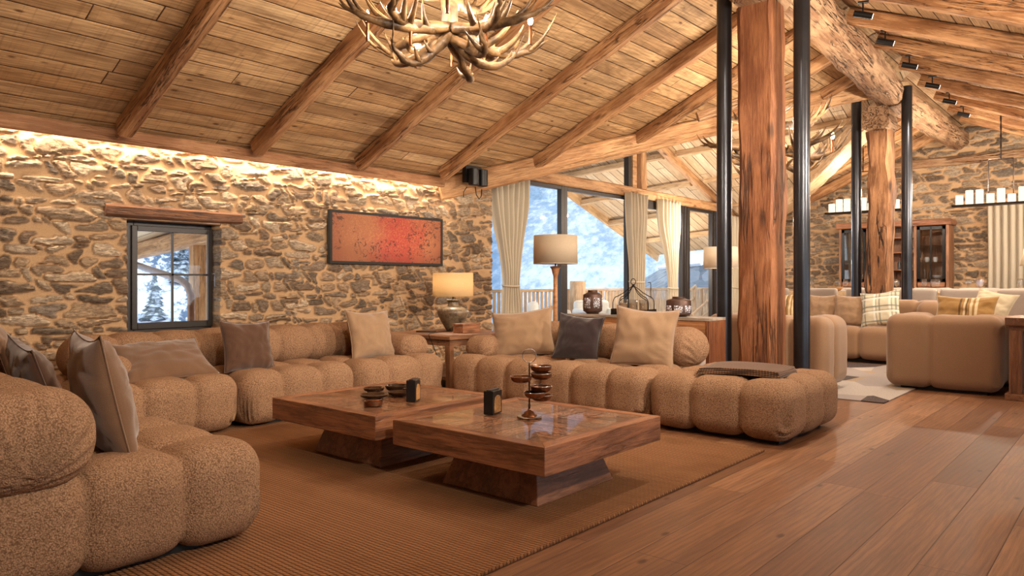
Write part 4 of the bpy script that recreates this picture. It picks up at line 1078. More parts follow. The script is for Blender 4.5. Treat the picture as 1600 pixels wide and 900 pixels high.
curtain('tied-back cream curtain in front of the timber gable stud', YC, (11.28, 11.95), (11.42, 11.86), (11.45, 11.9), .02, 1.12, 2.72, 6, 2)
curtain('tied-back cream curtain between the second and third tall windows', YC, (12.42, 13.25), (12.85, 13.15), (12.8, 13.2), .02, 1.0, 2.70, 6, 3)
curtain('cream curtain half hidden between the near pipe and the massive post', YC, (15.55, 16.3), (15.75, 16.15), (15.7, 16.2), .02, 1.0, 2.6, 5, 4)
w = MB(); w.cyl((7.56, YC, 2.735), (8.6, YC, 2.735), .012); o = w.build('curtain_rod', M['iron'], smooth=True); tag(o, 'short dark curtain rod under the valley beam', 'curtain rod')
o = MB().box(7.6, 7.95, GY-.09, GY-.088, .05, 2.6).build('sheer_curtain', M['sheer']); tag(o, 'thin sheer curtain strip beside the stone wall end', 'sheer curtain')
curtain('long straight cream curtain hanging on the far stone wall', FX-.14, (1.2, 2.30), (1.2, 2.29), (1.2, 2.3), .16, 1.4, 2.62, 9, 5, xdir=False, tie=False, amp=.05)

# ------------------------------------------------------------------ chandeliers of antlers
def antler_mb(L, seed, droop=.16, tines=4, curl=1., rad=.03):
    """antler growing along +x from the origin, sagging then sweeping up; tines rise from it"""
    q = random.Random(seed); w = MB(); pts = []; n = 18
    for i in range(n+1):
        t = i/n
        x = L*(t-.10*t**3); z = -droop*math.sin(t*PI*.85)*1.0+curl*.20*L*t**3.2; y = .20*L*math.sin(t*PI*.9+q.uniform(-.2,.2))*(1 if seed % 2 else -1)
        pts.append(Vector((x, y, z)))
    rads = [rad*(1.15-.35*(i/n)-.75*(i/n)**5)*(1+.08*math.sin(i*1.7+seed)) for i in range(n+1)]
    w.tube(pts, rads, 10)
    for k in range(tines):
        t = .30+.62*k/max(1, tines-1)+q.uniform(-.04, .04); i = min(n-1, max(1, int(t*n))); b = pts[i]
        tl = L*q.uniform(.26, .38)*(1-.15*k/tines); side = q.uniform(-.5, .5)+(-.35 if seed % 2 else .35)
        d = (pts[i+1]-pts[i-1]).normalized(); tp = []
        m = 8
        for j in range(m+1):
            s = j/m; tp.append(b+d*tl*(.85*s-.15*s*s)+Vector((0, side*tl*1.1*s, tl*(.10*s+.55*s*s))))
        w.tube(tp, [rads[i]*.8*(1-.86*(j/m)**1.3) for j in range(m+1)], 8)
    return w
def bulb_candle(r, p, mat_b):
    c = MB().lathe([(.010,0),(.010,.105),(.014,.108),(.014,.112)], 14).build('candle_tube', M['bronze'], r, loc=p, smooth=True, sharp=40)
    MB().lathe([(.006,.112),(.014,.128),(.016,.142),(.010,.165),(.002,.185)], 14).build('bulb', mat_b, c, smooth=True)
def chandelier(label, loc, rz=0., sc=1.):
    r = thing('antler_chandelier', label, 'chandelier', loc, rz)
    q = random.Random(5)
    ring = []
    for k in range(8):      # lower sweep
        a = 2*PI*k/8+q.uniform(-.12,.12); o = antler_mb(.66+q.uniform(-.05,.06), k, .05, 6, .42, .030).build('antler', M['antler'], r, rot=(q.uniform(-.3,.3), 0, a), smooth=True); o.location = (.03*math.cos(a), .03*math.sin(a), .10)
    for k in range(6):      # upper sweep
        a = 2*PI*(k+.5)/6+q.uniform(-.1,.1); o = antler_mb(.50+q.uniform(-.04,.05), 20+k, .01, 5, .95, .028).build('antler', M['antler'], r, rot=(q.uniform(-.4,.4), -.12, a), smooth=True); o.location = (.02*math.cos(a), .02*math.sin(a), .30)
    for k in range(5):      # hanging palms
        a = 2*PI*(k+.12)/5; o = antler_mb(.46, 40+k, .15, 4, .35, .028).build('antler', M['antler'], r, rot=(.2, .16, a), smooth=True); o.location = (0, 0, .07)
    MB().lathe([(.03,.02),(.05,.06),(.05,.30),(.03,.42),(.012,.44)], 20).build('hub', M['antler'], r, smooth=True)
    MB().tube([(.03*math.sin(t)*.8, 0, .03-.03*math.cos(t)) for t in np.linspace(0, 2*PI, 19)], .006, 6, caps=False).build('ring', M['iron'], r, smooth=True)
    MB().cyl((0,0,.42), (0,0,1.62), .012).build('hanging_rod', M['iron'], r)
    for k in range(8):
        a = 2*PI*k/8+.42; R_ = .30 if k % 2 else .48; z = (-.07 if k % 2 else .02)
        p = (R_*math.cos(a), R_*math.sin(a), z); bulb_candle(r, p, M['bulb']); ring.append(p)
    return r, ring
ch1, ring1 = chandelier('large antler chandelier with lit candle bulbs above the coffee tables', (3.06, 3.12, 2.50), .35)
ch2 = dup(ch1, (8.3, 3.2, 2.50), 1.3, 'farther antler chandelier half hidden behind the massive post and pipe', scale=(1.28,)*3)

# rustic linear candle chandeliers
def candle_bar(label, loc, half):
    r = thing('candle_bar_chandelier', label, 'chandelier', loc, PI/2)
    MB().box(-half, half, -.10, .10, 0, .03).build('tray', M['iron'], r)
    n = 9; q = random.Random(3)
    for k in range(n):
        x = -half+.09+(2*half-.18)*k/(n-1); R_ = .055; h = q.choice((.13, .16, .19, .23))
        MB().lathe([(R_,.03),(R_,.03+h),(R_*.85,.03+h)], 20, c=(x, q.uniform(-.035,.035), 0)).build('candle', M['litcandle'], r, smooth=True, sharp=40)
    for s in (-1, 1):
        MB().tube([(s*half*.25,0,.03),(s*half*.25,0,.72)], .008, 6).build('rod', M['iron'], r)
    MB().tube([(-half*.25,0,.72),(half*.25,0,.72)], .010, 6).build('crossbar', M['iron'], r)
    pts = [(0, 0, .72+1.0*i/14) for i in range(15)]
    MB().tube(pts, [.008+.007*(i % 2) for i in range(15)], 6).build('chain', M['iron'], r, smooth=True)
    return r
candle_bar('near long iron tray chandelier with glowing pillar candles, at the right photo edge', (13.8, 1.72, 2.33), .66)
candle_bar('farther iron tray chandelier with glowing pillar candles behind the steel pipes', (13.8, 3.75, 2.33), .62)

# spotlights on the right rafters
def spot(label, x, y, src=None):
    z = zR(y)-.205
    if src: return dup(src, (x, y, z), None, label)
    r = thing('track_spotlight', label, 'spotlight', (x, y, z), .35, 'black spotlights on the right rafters')
    MB().box(-.03, .03, -.05, .05, -.012, .0).build('mount', M['black'], r)
    MB().cyl((0,0,-.01), (0,0,-.11), .008).build('stem', M['black'], r)
    c = MB().cyl((0,.085,-.105), (0,-.085,-.155), .034, 24).build('barrel', M['black'], r, smooth=True, sharp=40)
    MB().cyl((0,-.0855,-.1553), (0,-.088,-.156), .028, 24).build('lens', M['lens'], c)
    return r
sp0 = spot('nearest black spotlight, under the rafter beside the near pipe', 7.8, 2.12)
for x, y, lb in ((8.95, 2.2, 'second black spotlight from the near pipe along the ridge'), (10.15, 2.22, 'third black spotlight, just above the far steel pipes'), (11.35, 2.2, 'fourth black spotlight, right of the far pipe top'),
                 (12.5, 2.2, 'fifth black spotlight from the near pipe along the ridge'), (13.6, 2.2, 'sixth black spotlight, farthest lit one near the end wall')):
    spot(lb, x, y, sp0)

# ------------------------------------------------------------------ second lounge
def tub_sofa(name, label, loc, rz, L, D, H, seat=.45, arms=(1, 1), seams=(), seamd=(), t=.34, cat='sofa'):
    """local: back at y=D, front at y=0"""
    r = thing(name, label, cat, loc, rz)
    puff_box(0, L, D-t, D, .03, H, .11, sx=seams, step=.024, D=.05, wd=.09, wr=.02).build('backrest', M['linen'], r, smooth=True)
    if arms[0]: puff_box(0, t, 0, D-t+.06, .045, H, .13, sy=seamd, step=.03, D=.04, wd=.12).build('armrest', M['linen'], r, smooth=True)
    if arms[1]: puff_box(L-t, L, 0, D-t+.06, .045, H, .13, sy=seamd, step=.03, D=.04, wd=.12).build('armrest', M['linen'], r, smooth=True)
    a, b = (t if arms[0] else 0), (L-t if arms[1] else L); n = max(1, round((b-a)/.6))
    puff_box(a, b, -.02, D-t+.03, .045, seat, .11, sx=[a+(b-a)*k/n for k in range(1, n)], step=.03, D=.045, wd=.14).build('seat', M['linen'], r, smooth=True)
    MB().box(.13, L-.13, .13, D-.13, 0, .07).build('plinth', M['plinth'], r)
    return r
# local x -> +Y world when rz=90deg, back toward -X
tub_sofa('lounge_sofa', 'beige linen tub sofa seen from behind, between the massive post and rug', (8.22, 2.36, 0), PI/2, 1.28, .78, .765, seams=(.36,))
tub_sofa('lounge_armchair', 'large beige linen tub armchair seen from behind at the right', (9.25, 1.04, 0), PI/2, 1.03, .88, .775, seams=(.62,), cat='armchair', t=.36)
# facing -X: rz=-90, local x -> -Y
tub_sofa('lounge_sofa', 'beige linen sofa facing the camera beyond the patchwork rug', (10.75, 4.7, 0), -PI/2, 2.75, .92, .86, seat=.50, seams=(.6, 1.2, 1.8, 2.3), arms=(1, 1))
tub_sofa('lounge_sofa', 'tufted beige sofa partly hidden behind the large tub armchair', (10.15, .1, 0), PI/2, 1.25, .95, .75, seams=(.4, .8), arms=(1, 0))
cushion('tan cushion on the far linen sofa, beside the near right pipe', (11.14, 3.60, .71), .46, .46, .15, M['tan'], FXm, .25, 0, 11)
cushion('tan cushion left of the plaid one on the far linen sofa', (11.06, 3.17, .71), .46, .46, .15, M['tan'], FXm+.05, .25, .03, 12)
cushion('cream and grey plaid cushion leaning on the far linen sofa', (10.98, 2.76, .75), .52, .50, .15, M['plaid'], FXm-.1, .3, -.14, 13)
cushion('ochre lumbar cushion with woven stripes behind the large tub armchair back', (9.02, 1.44, .80), .60, .34, .14, M['gold'], FXm-.15, .35, 0, 14, pmat=M['cream'])
cushion('cream cushion propped behind the ochre striped one', (9.75, 1.30, .84), .44, .38, .14, M['cream'], FXm-.3, .5, .2, 15)
cushion('ochre cushion glimpsed between the massive post and near right pipe', (11.05, 4.08, .74), .44, .42, .14, M['gold'], FXm, .25, 0, 16)
o = MB().box(0, 3.35, 0, 2.8, .001, .012).build('patchwork_rug', M['patch'], loc=(7.28, 1.8, 0), bevel=.003); tag(o, 'grey, cream and tan patchwork rug in the second lounge', 'rug')
# side table right
r = thing('side_table', 'chunky reddish wooden side table at the right photo edge', 'side table', (8.26, .15, 0))
MB().box(0, .7, 0, .85, .70, .775).build('tabletop', M['sidewood'], r, bevel=.006); MB().box(.03, .67, .03, .82, .655, .70).build('apron', M['sidewood'], r)
for (x, y) in ((.03,.03),(.57,.03),(.03,.72),(.57,.72)):
    MB().box(x, x+.10, y, y+.10, .06, .655).build('leg', M['sidewoodz'], r, bevel=.004)
MB().box(.0, .7, .0, .85, .0, .06).build('foot_frame', M['sidewood'], r, bevel=.004)
r = thing('table_lamp', 'cream cone-shaded lamp cut off by the right photo edge', 'lamp', (8.62, .66, .776))
MB().lathe([(.10,0),(.10,.02),(.03,.04),(.05,.15),(.07,.28),(.04,.4),(.015,.46)], 28).build('base', M['white'], r, smooth=True)
MB().lathe([(.26,.49),(.20,.78)], 48, capb=False, capt=False).build('lamp_shade', M['shade3'], r, smooth=True, solid=.003)

# ------------------------------------------------------------------ dining end
DZ = .15
r0 = thing('dining_armchair', '', 'chair', (0,0,0))
puff_box(-.33, .33, .0, .12, .30, .86, .05, step=.04).build('backrest', M['chairfab'], r0, smooth=True)
puff_box(-.32, .32, -.55, .05, .36, .48, .05, step=.05).build('seat', M['chairfab'], r0, smooth=True)
for s in (-1, 1):
    puff_box(s*.31-.045, s*.31+.045, -.42, .05, .44, .66, .04, step=.05).build('armrest', M['chairfab'], r0, smooth=True)
    for y in (-.50, .04): MB().cyl((s*.28, y, 0), (s*.28, y, .38), .018, 12, .024).build('leg', M['sidewoodz'], r0, smooth=True)
near = [(5.15, 'grey dining chair at the far left end of the near row, beside the big post'), (4.32, 'grey dining chair in the near row, just right of the near right pipe'), (3.52, 'grey dining chair in the near row, behind the far left pipe'),
        (2.82, 'grey dining chair in the near row, right of the far right pipe'), (2.12, 'grey dining chair in the near row, behind the ochre cushion'), (1.36, 'grey dining chair in the near row, nearest the right photo edge')]
for i, (y, lb) in enumerate(near):
    if i == 0: r0.location = (13.25, y, DZ); r0.rotation_euler = (0,0,PI/2); r0['label'] = lb; r0['group'] = 'near row of dining chairs'
    else: dup(r0, (13.25, y, DZ), PI/2, lb, 'near row of dining chairs')
for i, y in enumerate((1.5, 2.25, 3.0, 3.75, 4.5)):
    dup(r0, (15.45, y, DZ), -PI/2, 'grey dining chair across the table, '+['first from the right','second from the right','in the middle of the row','second from the left','first from the left'][i]+' beyond the glasses', 'far row of dining chairs')
r = thing('dining_table', 'long pale dining table set with wine glasses before the dresser', 'dining table', (14.3, 3.0, DZ))
MB().box(-.5, .5, -2.3, 2.4, .73, .79).build('tabletop', M['purlin'], r, bevel=.004)
for y in (-1.8, 1.8): MB().box(-.35, .35, y-.06, y+.06, 0, .73).build('leg', M['purlin'], r)
g0 = MB().lathe([(.032,0),(.033,.003),(.004,.008),(.004,.09),(.02,.10),(.042,.14),(.044,.17),(.036,.225),(.034,.225),(.042,.17),(.040,.14),(.018,.103),(.001,.098)], 20, capt=False).build('wine_glass', M['cupglass'], smooth=True)
gl = []
for i, y in enumerate((4.9, 4.15, 3.4, 2.75, 2.1, 1.4)):
    for x, dy in ((14.0, -.05), (14.02, .09), (14.6, .0)): gl.append((x, y+dy, i))
sd = ['far left', 'left', 'centre left', 'centre right', 'right', 'far right']
for k, (x, y, i) in enumerate(gl):
    o = g0 if k == 0 else g0.copy()
    if k: COL.objects.link(o)
    o.location = (x, y, DZ+.79)
    tag(o, 'clear wine glass, %s table setting, %s' % (sd[i], ['nearer the photo edge', 'farther left of the pair', 'single one across'][k % 3]), 'wine glass', 'wine glasses on the dining table')
o = MB().lathe([(.05,0),(.10,.03),(.14,.09),(.135,.09),(.09,.035),(.001,.02)], 28, capt=False).build('fruit_bowl', M['gilt'], loc=(14.25, 4.35, DZ+.79), smooth=True); tag(o, 'golden wooden bowl on the dining table between the pipes', 'bowl')

# dresser on the far wall
r = thing('dresser', 'tall brown wooden dresser with two glazed cabinets and open middle shelves', 'dresser', (16.52, 3.9, DZ))
W_ = 1.02; zt = 2.2
MB().box(.28, .30, -W_, W_, 0, zt).build('back_panel', M['sidewoodz'], r)
MB().box(-.22, .28, -W_, W_, 0, .06).build('base', M['sidewood'], r)
MB().box(-.25, .30, -W_-.05, W_+.05, zt-.12, zt).build('cornice', M['sidewoody'] if 'sidewoody' in M else M['tabley'], r, bevel=.02)
MB().box(-.22, .28, -W_, W_, .80, .85).build('worktop', M['tabley'], r)
for y in (-W_, -.46, .42, W_-.06): MB().box(-.20, .28, y, y+.05, .06, zt-.12).build('side_panel', M['dressz'] if 'dressz' in M else M['sidewoodz'], r)
for z in (1.2, 1.55, 1.85): MB().box(-.16, .28, -.41, .42, z, z+.025).build('shelf', M['tabley'], r)
for s, (a, b) in enumerate(((-W_+.06, -.47), (.48, W_-.07))):
    w = MB(); a0, b0 = a, b
    for q in ((a0, a0+.05, .98, zt-.14), (b0-.05, b0, .98, zt-.14), (a0, b0, .98, 1.03), (a0, b0, zt-.20, zt-.14), ((a0+b0)/2-.012, (a0+b0)/2+.012, .98, zt-.14)): w.box(-.215, -.185, q[0], q[1], q[2], q[3])
    d = w.build('glazed_door', M['black'], r)
    MB().box(-.205, -.20, a0+.04, b0-.04, 1.02, zt-.18).build('pane', M['cupglass'], d)
    MB().box(-.24, -.215, b0-.07 if s == 0 else a0+.03, b0-.05 if s == 0 else a0+.05, 1.45, 1.6).build('handle', M['iron'], d)
    for k in range(2):
        u0 = a0+(b0-a0)*k/2; MB().box(-.215, -.19, u0+.01, u0+(b0-a0)/2-.01, .87, .96).build('drawer', M['tabley'], r, bevel=.004)
        MB().box(-.215, -.19, u0+.01, u0+(b0-a0)/2-.01, .09, .78).build('lower_door', M['tabley'], r, bevel=.004)
    for z in (1.35, 1.68): MB().box(-.14, .27, a0, b0, z, z+.012).build('glass_shelf', M['cupglass'], r)
q = random.Random(9)
k = 0
for (y, z, kind) in [(-.80,1.03,0),(-.66,1.03,1),(-.56,1.03,1),(-.75,1.36,2),(-.60,1.36,2),(.56,1.03,2),(.72,1.03,0),(.84,1.36,1),(-.3,1.225,2),(-.1,1.225,1),(.1,1.225,2),(.3,1.225,1),(-.25,1.575,0),(.2,1.575,0),(-.3,.85,1),(-.15,.85,1),(0,.85,1),(.15,.85,1),(.3,.85,1)]:
    prof = {0: [(.04,0),(.09,.03),(.11,.07),(.105,.07),(.03,.02)], 1: [(.035,0),(.035,.13),(.012,.17),(.012,.22)], 2: [(.03,0),(.045,.05),(.04,.10),(.035,.10)]}[kind]
    o = MB().lathe(prof, 18).build(['serving_bowl','bottle','cup'][kind], [M['white'], M['blackbox'], M['white']][kind], loc=(16.52+.02, 3.9+y, DZ+z+.003), smooth=True, sharp=50)
    col_ = 'right glazed cabinet' if y < -.47 else ('left glazed cabinet' if y > .47 else 'open middle part')
    lev = {1.03: 'bottom shelf', 1.36: 'middle shelf', 1.225: 'lower shelf', 1.575: 'second shelf', .85: 'worktop'}[z]
    tag(o, '%s on the dresser %s, %s' % (['white serving bowl','dark bottle','small white cup'][kind], lev, {-.80:'right cabinet, outer side',-.66:'right cabinet, middle',-.56:'right cabinet, inner side',-.75:'right cabinet, outer side',-.60:'right cabinet, inner side',.56:'left cabinet, inner side',.72:'left cabinet, middle',.84:'left cabinet, outer side',-.3:'open part, rightmost',-.25:'open part, right',-.15:'open part, second from right',-.1:'open part, second from right',0:'open part, middle',.1:'open part, third from right',.15:'open part, second from left',.2:'open part, left',.3:'open part, leftmost'}[y]), ['bowl','bottle','cup'][kind], 'tableware in the dresser')
beam('wall_plate', (FX-.04, 4.3, 3.52), (FX-.04, 1.2, 3.56), .1, .17, M['oldbeam'], 'dark old timber set into the far stone gable under the ridge', 'roof beam', rough=.01, seed=71, kind='thing')

# ------------------------------------------------------------------ outside
o = MB().box(5.6, 23, GY+.12, 10.35, -.25, -.03).build('floor_deck', M['deck']); o['kind'] = 'structure'
r = thing('deck_railing', 'pale timber deck railing with vertical balusters against the mountains', 'railing', (16.5, 10.2, -.03), kind='thing')
MB().box(-6.8, 6.2, -.05, .05, .93, .99).build('top_rail', M['railwood'], r, bevel=.006)
MB().box(-6.8, 6.2, -.02, .02, .10, .15).build('bottom_rail', M['railwood'], r)
for k in range(8): MB().box(-.05, .05, -.05, .05, 0, .93).build('newel', M['railwoodz'], r, loc=(-6.7+1.82*k, 0, 0))
bal = MB().box(-.035, .035, -.012, .012, .15, .93)
b0 = bal.build('baluster', M['railwoodz'], r, loc=(-6.5, .0, 0))
for k in range(1, 88):
    b = b0.copy(); COL.objects.link(b); b.parent = r; b.location = (-6.5+.144*k, 0, 0)
o = MB().lathe([(.17,0),(.18,.1),(.18,1.15),(.17,1.17)], 24).build('log_post', M['railwoodz'], loc=(13.55, 9.7, -.03), smooth=True, sharp=50); tag(o, 'stout round pale timber post standing on the deck', 'timber post', kind='thing')
def deck_chair(label, loc, rz):
    r = thing('deck_armchair', label, 'armchair', loc, rz, 'white armchairs on the deck')
    puff_box(-.38, .38, .25, .42, .25, .78, .07, step=.06).build('backrest', M['white'], r, smooth=True)
    puff_box(-.36, .36, -.38, .28, .28, .44, .06, step=.06).build('seat', M['white'], r, smooth=True)
    for s in (-1, 1):
        puff_box(s*.37-.06, s*.37+.06, -.36, .36, .25, .62, .05, step=.06).build('armrest', M['white'], r, smooth=True)
        for y in (-.32, .34): MB().cyl((s*.33, y, 0), (s*.33, y, .27), .02, 10).build('leg', M['railwoodz'], r)
    return r
deck_chair('white cushioned deck armchair seen through the left tall window beside the lamp pole', (10.75, 8.3, -.03), .6)
deck_chair('white cushioned deck armchair seen behind the tall lantern', (12.1, 8.15, -.03), -.5)
r = thing('deck_table', 'low deck table topped with a pale green cloth between the white armchairs', 'table', (12.6, 9.1, -.03))
MB().box(-.5, .5, -.35, .35, .40, .45).build('tabletop', M['soil'], r)
for s in (-1, 1):
    for y in (-.28, .28): MB().box(s*.44-.03, s*.44+.03, y-.03, y+.03, 0, .4).build('leg', M['railwoodz'], r)
r = thing('stair_handrail', 'pale diagonal timber stair handrails outside the third tall window', 'handrail', (18.2, 9.2, -.03), kind='thing')
for j, y in enumerate((-.5, .35)):
    beam('rail', (17.1, 9.2+y, .28), (19.0, 9.2+y, 1.02), .05, .08, M['railwood'], rough=.002, parent=r, seed=j)
    beam('rail', (17.1, 9.2+y, .02), (19.0, 9.2+y, .72), .04, .05, M['railwood'], rough=.002, parent=r, seed=j+3)
    for x in (-1.0, -.1, .75): MB().box(x-.04, x+.04, y-.04, y+.04, 0, .75+.39*x).build('post', M['railwoodz'], r)
# structure outside the small window
panel('ceiling_porch', [(2.0, 7.3, 1.95), (4.7, 7.3, 1.95), (4.7, 10.6, 1.58), (2.0, 10.6, 1.58)], M['ceil3'], (0,1,0))
beam('porch_beam', (4.22, 7.4, 1.74), (4.22, 10.6, 1.50), .16, .2, M['header'], 'honey timber beam under the porch roof outside the small window', 'roof beam', rough=.006, seed=201, kind='thing')
beam('porch_post', (4.25, 8.65, -1.0), (4.25, 8.65, 1.58), .16, .16, M['header'], 'honey square timber post outside the small window', 'timber post', rough=.005, seed=202, kind='thing')
o = MB().tube([(4.02,10.4,1.42),(4.02,8.75,1.16),(4.03,8.6,1.13),(4.05,8.48,1.06),(4.06,8.42,.95),(4.06,8.42,-1.0)], .042, 16).build('downpipe', M['copper'], smooth=True); tag(o, 'brown metal rain downpipe bending outside the small window', 'downpipe')
# neighbour house
r = thing('neighbour_house', 'small stone-roofed neighbouring house with snow on its ridge', 'house', (39, 19.5, -3))
def m_slate():
    t = NT('stone_slate_roof'); v = t.coord((1,1,1), rand=False); d = t.voro(v, 2.2, out='Color'); sp = t.n('ShaderNodeSeparateColor'); t.l(d, sp.inputs[0])
    c = t.mix(sp.outputs[0], lin(92,104,116), lin(142,154,166)); t.pbsdf(c, .8); return t.m
M['slate'] = m_slate()
MB().box(-5, 5, -3, 3, 0, 3.6).build('walls', M['plaster'], r)
MB().add([(-5.6,-4,3.3),(5.6,-4,3.3),(5.6,0,5.6),(-5.6,0,5.6),(5.6,4,3.3),(-5.6,4,3.3),(-5.6,0,3.2),(5.6,0,3.2)], [(0,1,2,3),(2,4,5,3),(0,3,5),(1,4,2)]).build('roof', M['slate'], r, rot=(0,0,.7))
MB().add([(-5.7,-1.2,5.02),(5.7,-1.2,5.02),(5.7,0,5.75),(-5.7,0,5.75),(5.7,1.2,5.02),(-5.7,1.2,5.02)], [(0,1,2,3),(2,4,5,3)]).build('snow_cap', M['snow'], r, rot=(0,0,.7), solid=.15)

def terrain(name, label, a0, a1, r0, r1, zf, mat, na=110, nr=70, seed=0):
    vs = []; fs = []
    for i in range(na+1):
        a = math.radians(a0+(a1-a0)*i/na)
        for j in range(nr+1):
            t = j/nr; rr_ = r0+(r1-r0)*t**1.3
            x, y = rr_*math.cos(a), rr_*math.sin(a)
            vs.append((x, y, zf(t, a)+noise.fractal(Vector((x/60+seed, y/60, 0)), .9, 2.1, 5)*rr_*.055*min(1, t*4)))
    fs = [(i*(nr+1)+j, i*(nr+1)+j+1, (i+1)*(nr+1)+j+1, (i+1)*(nr+1)+j) for i in range(na) for j in range(nr)]
    o = MB().add(vs, fs).build(name, mat, smooth=True); tag(o, label, 'mountain', kind='structure'); return o
SLOPE = lambda t, a: -4.5+22*t+18*t*t
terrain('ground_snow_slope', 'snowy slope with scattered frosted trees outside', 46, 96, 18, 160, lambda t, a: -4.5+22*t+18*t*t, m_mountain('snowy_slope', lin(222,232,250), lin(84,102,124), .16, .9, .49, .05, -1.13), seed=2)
terrain('ground_mountain', 'wooded mountainside with snow patches, blue haze put into its colours', -2, 60, 40, 520, lambda t, a: -9+60*t+120*t*t, m_mountain('haze_painted_mountain', lin(212,224,236), lin(122,144,164), .02, .3, .40, .12, -.5), seed=9)  # distance haze painted as pale, low-contrast blue tree and snow colours
terrain('ground_snow', 'snow covered ground below the deck', -5, 100, 10.5, 60, lambda t, a: -3.2-3*t, M['snow'], 60, 20, seed=5)

def conifer(label, x, y, z, h, seed):
    r = thing('conifer', label, 'tree', (x, y, z), kind='thing'); q = random.Random(seed); w = MB()
    for k in range(11):
        t = k/11; zz = h*(.12+.86*t); rr_ = h*.24*(1-t)**.9+.05; n = 14; vs = []
        for i in range(n): a = 2*PI*i/n+q.random()*.3; q2 = rr_*q.uniform(.55, 1.15); vs.append((q2*math.cos(a), q2*math.sin(a), zz-h*.05*q.uniform(.6, 1.4)))
        vs.append((0, 0, zz+h*.10)); w.add(vs, [(i, (i+1) % n, n) for i in range(n)])
    w.build('foliage', M['conifer'], r); MB().cyl((0,0,-1), (0,0,h*.9), h*.02, 8, .02).build('trunk', M['iron'], r); return r
def m_conifer():
    t = NT('frosted_conifer_foliage'); v = t.coord((1,1,1)); n = t.noise(v, 3., 5, .7)
    c = t.mix(t.sramp(n, .42, .62), lin(52,72,82), lin(196,212,232)); t.pbsdf(c, .9); return t.m
M['conifer'] = m_conifer()
F_ = (math.cos(math.radians(40.7)), math.sin(math.radians(40.7)))
def slope_z(x, y):
    rr_ = math.hypot(x, y); t = ((rr_-18)/142)**(1/1.3)
    return SLOPE(t, 0)+noise.fractal(Vector((x/60+2, y/60, 0)), .9, 2.1, 5)*rr_*.055*min(1, t*4)
for k, (az, d, h, lb) in enumerate(((66.6, 31, 2.0, 'frosted conifer low in the left pane of the small window'), (65.0, 36, 2.6, 'frosted conifer low in the middle of the small window'), (63.6, 33, 2.2, 'frosted conifer near the downpipe outside the small window'),
        (66.0, 52, 4.4, 'dark conifer left of the muntin in the small window'), (64.2, 60, 6.5, 'tall dark conifer in the upper right of the small window'), (67.4, 48, 4.0, 'conifer at the left edge of the small window view'), (65.3, 70, 6.0, 'farthest conifer high on the slope in the small window'), (62.9, 46, 4.2, 'conifer right behind the honey timber post outside'))):
    a = math.radians(az); x, y = d*math.cos(a), d*math.sin(a); conifer(lb, x, y, slope_z(x, y)-.15, h, k)

# ------------------------------------------------------------------ light
w = bpy.data.worlds.new('World'); SC.world = w; w.use_nodes = True
nt = w.node_tree; nt.nodes.clear()
ou = nt.nodes.new('ShaderNodeOutputWorld'); bg = nt.nodes.new('ShaderNodeBackground'); sk = nt.nodes.new('ShaderNodeTexSky')
sk.sky_type = 'HOSEK_WILKIE'; sk.turbidity = 4; sk.ground_albedo = .7
sk.sun_direction = Vector((-.5, -.6, .55)).normalized()
mx = nt.nodes.new('ShaderNodeMix'); mx.data_type = 'RGBA'; mx.inputs[0].default_value = .75
nt.links.new(sk.outputs[0], mx.inputs[6]); mx.inputs[7].default_value = (.80, .90, 1.0, 1)
nt.links.new(mx.outputs[2], bg.inputs[0]); bg.inputs[1].default_value = 1.35
nt.links.new(bg.outputs[0], ou.inputs[0])

WARM = (1., .83, .65)
def lamp(kind, loc, e, col=WARM, size=.05, size_y=None, rot=None, spot_=None, name='lamp_light', vis=True):
    d = bpy.data.lights.new(name, kind); d.energy = e; d.color = col
    if kind == 'AREA':
        d.size = size
        if size_y: d.shape = 'RECTANGLE'; d.size_y = size_y
    else: d.shadow_soft_size = size
    if kind == 'SPOT': d.spot_size = spot_ or 1.6; d.spot_blend = .8
    o = bpy.data.objects.new(name, d); COL.objects.link(o); o.location = loc
    if rot: o.rotation_euler = rot
    return o
def aim(o, t):
    d = Vector(t)-o.location; o.rotation_euler = d.to_track_quat('-Z', 'Y').to_euler()
# cove over the stone wall
c = lamp('AREA', (2.9, 6.805, 2.405), 60, (1., .80, .58), 7.8, .02, name='cove_light'); aim(c, (2.9, 6.88, 1.6)); c.rotation_euler = (math.radians(-6), 0, 0)
# chandeliers
for (bx, by, bz), sc, rot in (((3.06, 3.12, 2.50), 1., .35), ((8.3, 3.2, 2.50), 1.28, 1.3)):
    for k in range(8):
        p = ring1[k]; x = p[0]*math.cos(rot)-p[1]*math.sin(rot); y = p[0]*math.sin(rot)+p[1]*math.cos(rot)
        lamp('POINT', (bx+x*sc, by+y*sc, bz+(p[2]+.21)*sc), 8.5, size=.02, name='candle_light')
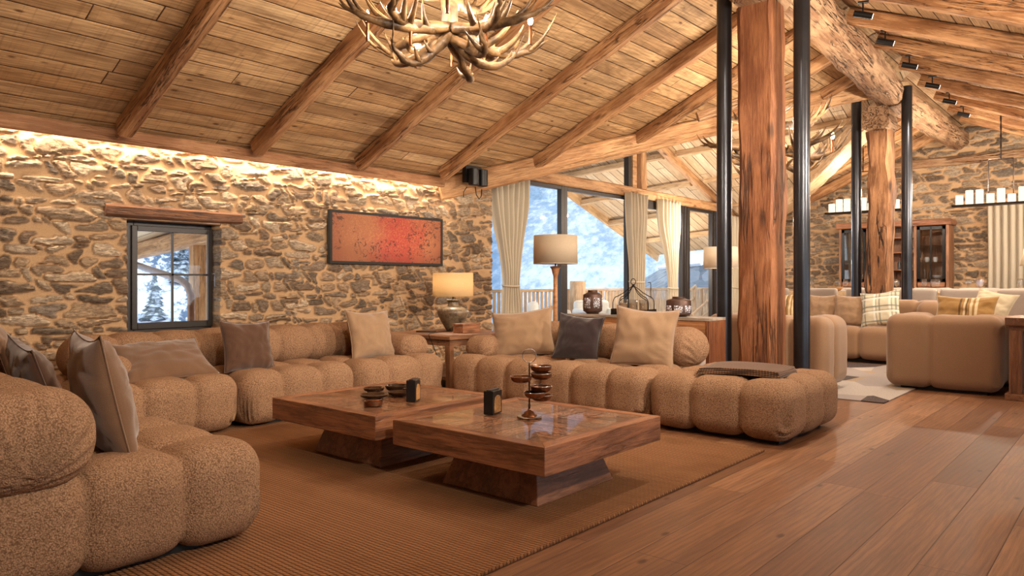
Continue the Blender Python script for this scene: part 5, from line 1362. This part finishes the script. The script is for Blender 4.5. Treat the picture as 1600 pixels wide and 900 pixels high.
# table and floor lamps
lamp('POINT', (5.99, 6.05, 1.12), 15, size=.04, name='table_lamp_light')
lamp('POINT', (8.95, 4.15, 1.46), 10, size=.04, name='floor_lamp_light')
lamp('POINT', (8.62, .66, 1.42), 8, size=.04, name='floor_lamp_light')
for y in (1.3, 2.1, 3.4, 4.1): lamp('POINT', (13.8, y, 2.66), 38, size=.03, name='candle_bar_light')
# track spots at the right-slope fixtures; the nearest is added without one
for x in (8.95, 11.35, 13.6, 5.2):
    s = lamp('SPOT', (x, 2.0, zR(2.)-.5), 95, (1., .84, .67), .05, spot_=2.4, name='track_light'); aim(s, (x+.3, 3.2, 0))
for x, e_ in ((1.0, 220), (3.8, 300), (6.6, 280), (9.4, 210), (12.2, 200), (14.8, 190)):  # added spots without fixtures, brightening the left ceiling boards
    s = lamp('SPOT', (x, -.6, 2.55), e_, (1., .84, .67), .10, spot_=2.3, name='added_ceiling_fill'); aim(s, (x+.6, 4.6, 3.5))
for x, y in ((13.2, 8.2), (15.6, 8.6)):
    lamp('POINT', (x, y, 1.5), 60, (1., .88, .74), .12, name='added_deck_fill')  # added fill under the overhang to brighten its soffit, no lamp there
lamp('POINT', (13.0, 6.2, 2.2), 50, (1., .86, .7), .12, name='added_wing_fill')  # added fill for the wing ceiling, no fixture

# ------------------------------------------------------------------ camera
cam = bpy.data.cameras.new('Camera'); co = bpy.data.objects.new('Camera', cam); COL.objects.link(co)
cam.sensor_width = 36; cam.lens = 1150/1600*36; cam.shift_y = -8/1600; cam.clip_start = .05; cam.clip_end = 2000
co.location = (0, 0, 1.1); co.rotation_euler = (PI/2, 0, math.radians(40.7-90))
SC.camera = co
SC.view_settings.view_transform = 'Standard'; SC.view_settings.look = 'None'; SC.view_settings.gamma = 1; SC.view_settings.use_curve_mapping = False
SC.view_settings.exposure = 1.0
try:
    SC.cycles.use_denoising = True; SC.cycles.denoiser = 'OPENIMAGEDENOISE'
    SC.cycles.max_bounces = 8; SC.cycles.diffuse_bounces = 5; SC.cycles.glossy_bounces = 3; SC.cycles.transparent_max_bounces = 12
    SC.cycles.sample_clamp_indirect = 6; SC.cycles.caustics_reflective = False; SC.cycles.caustics_refractive = False
except Exception: pass
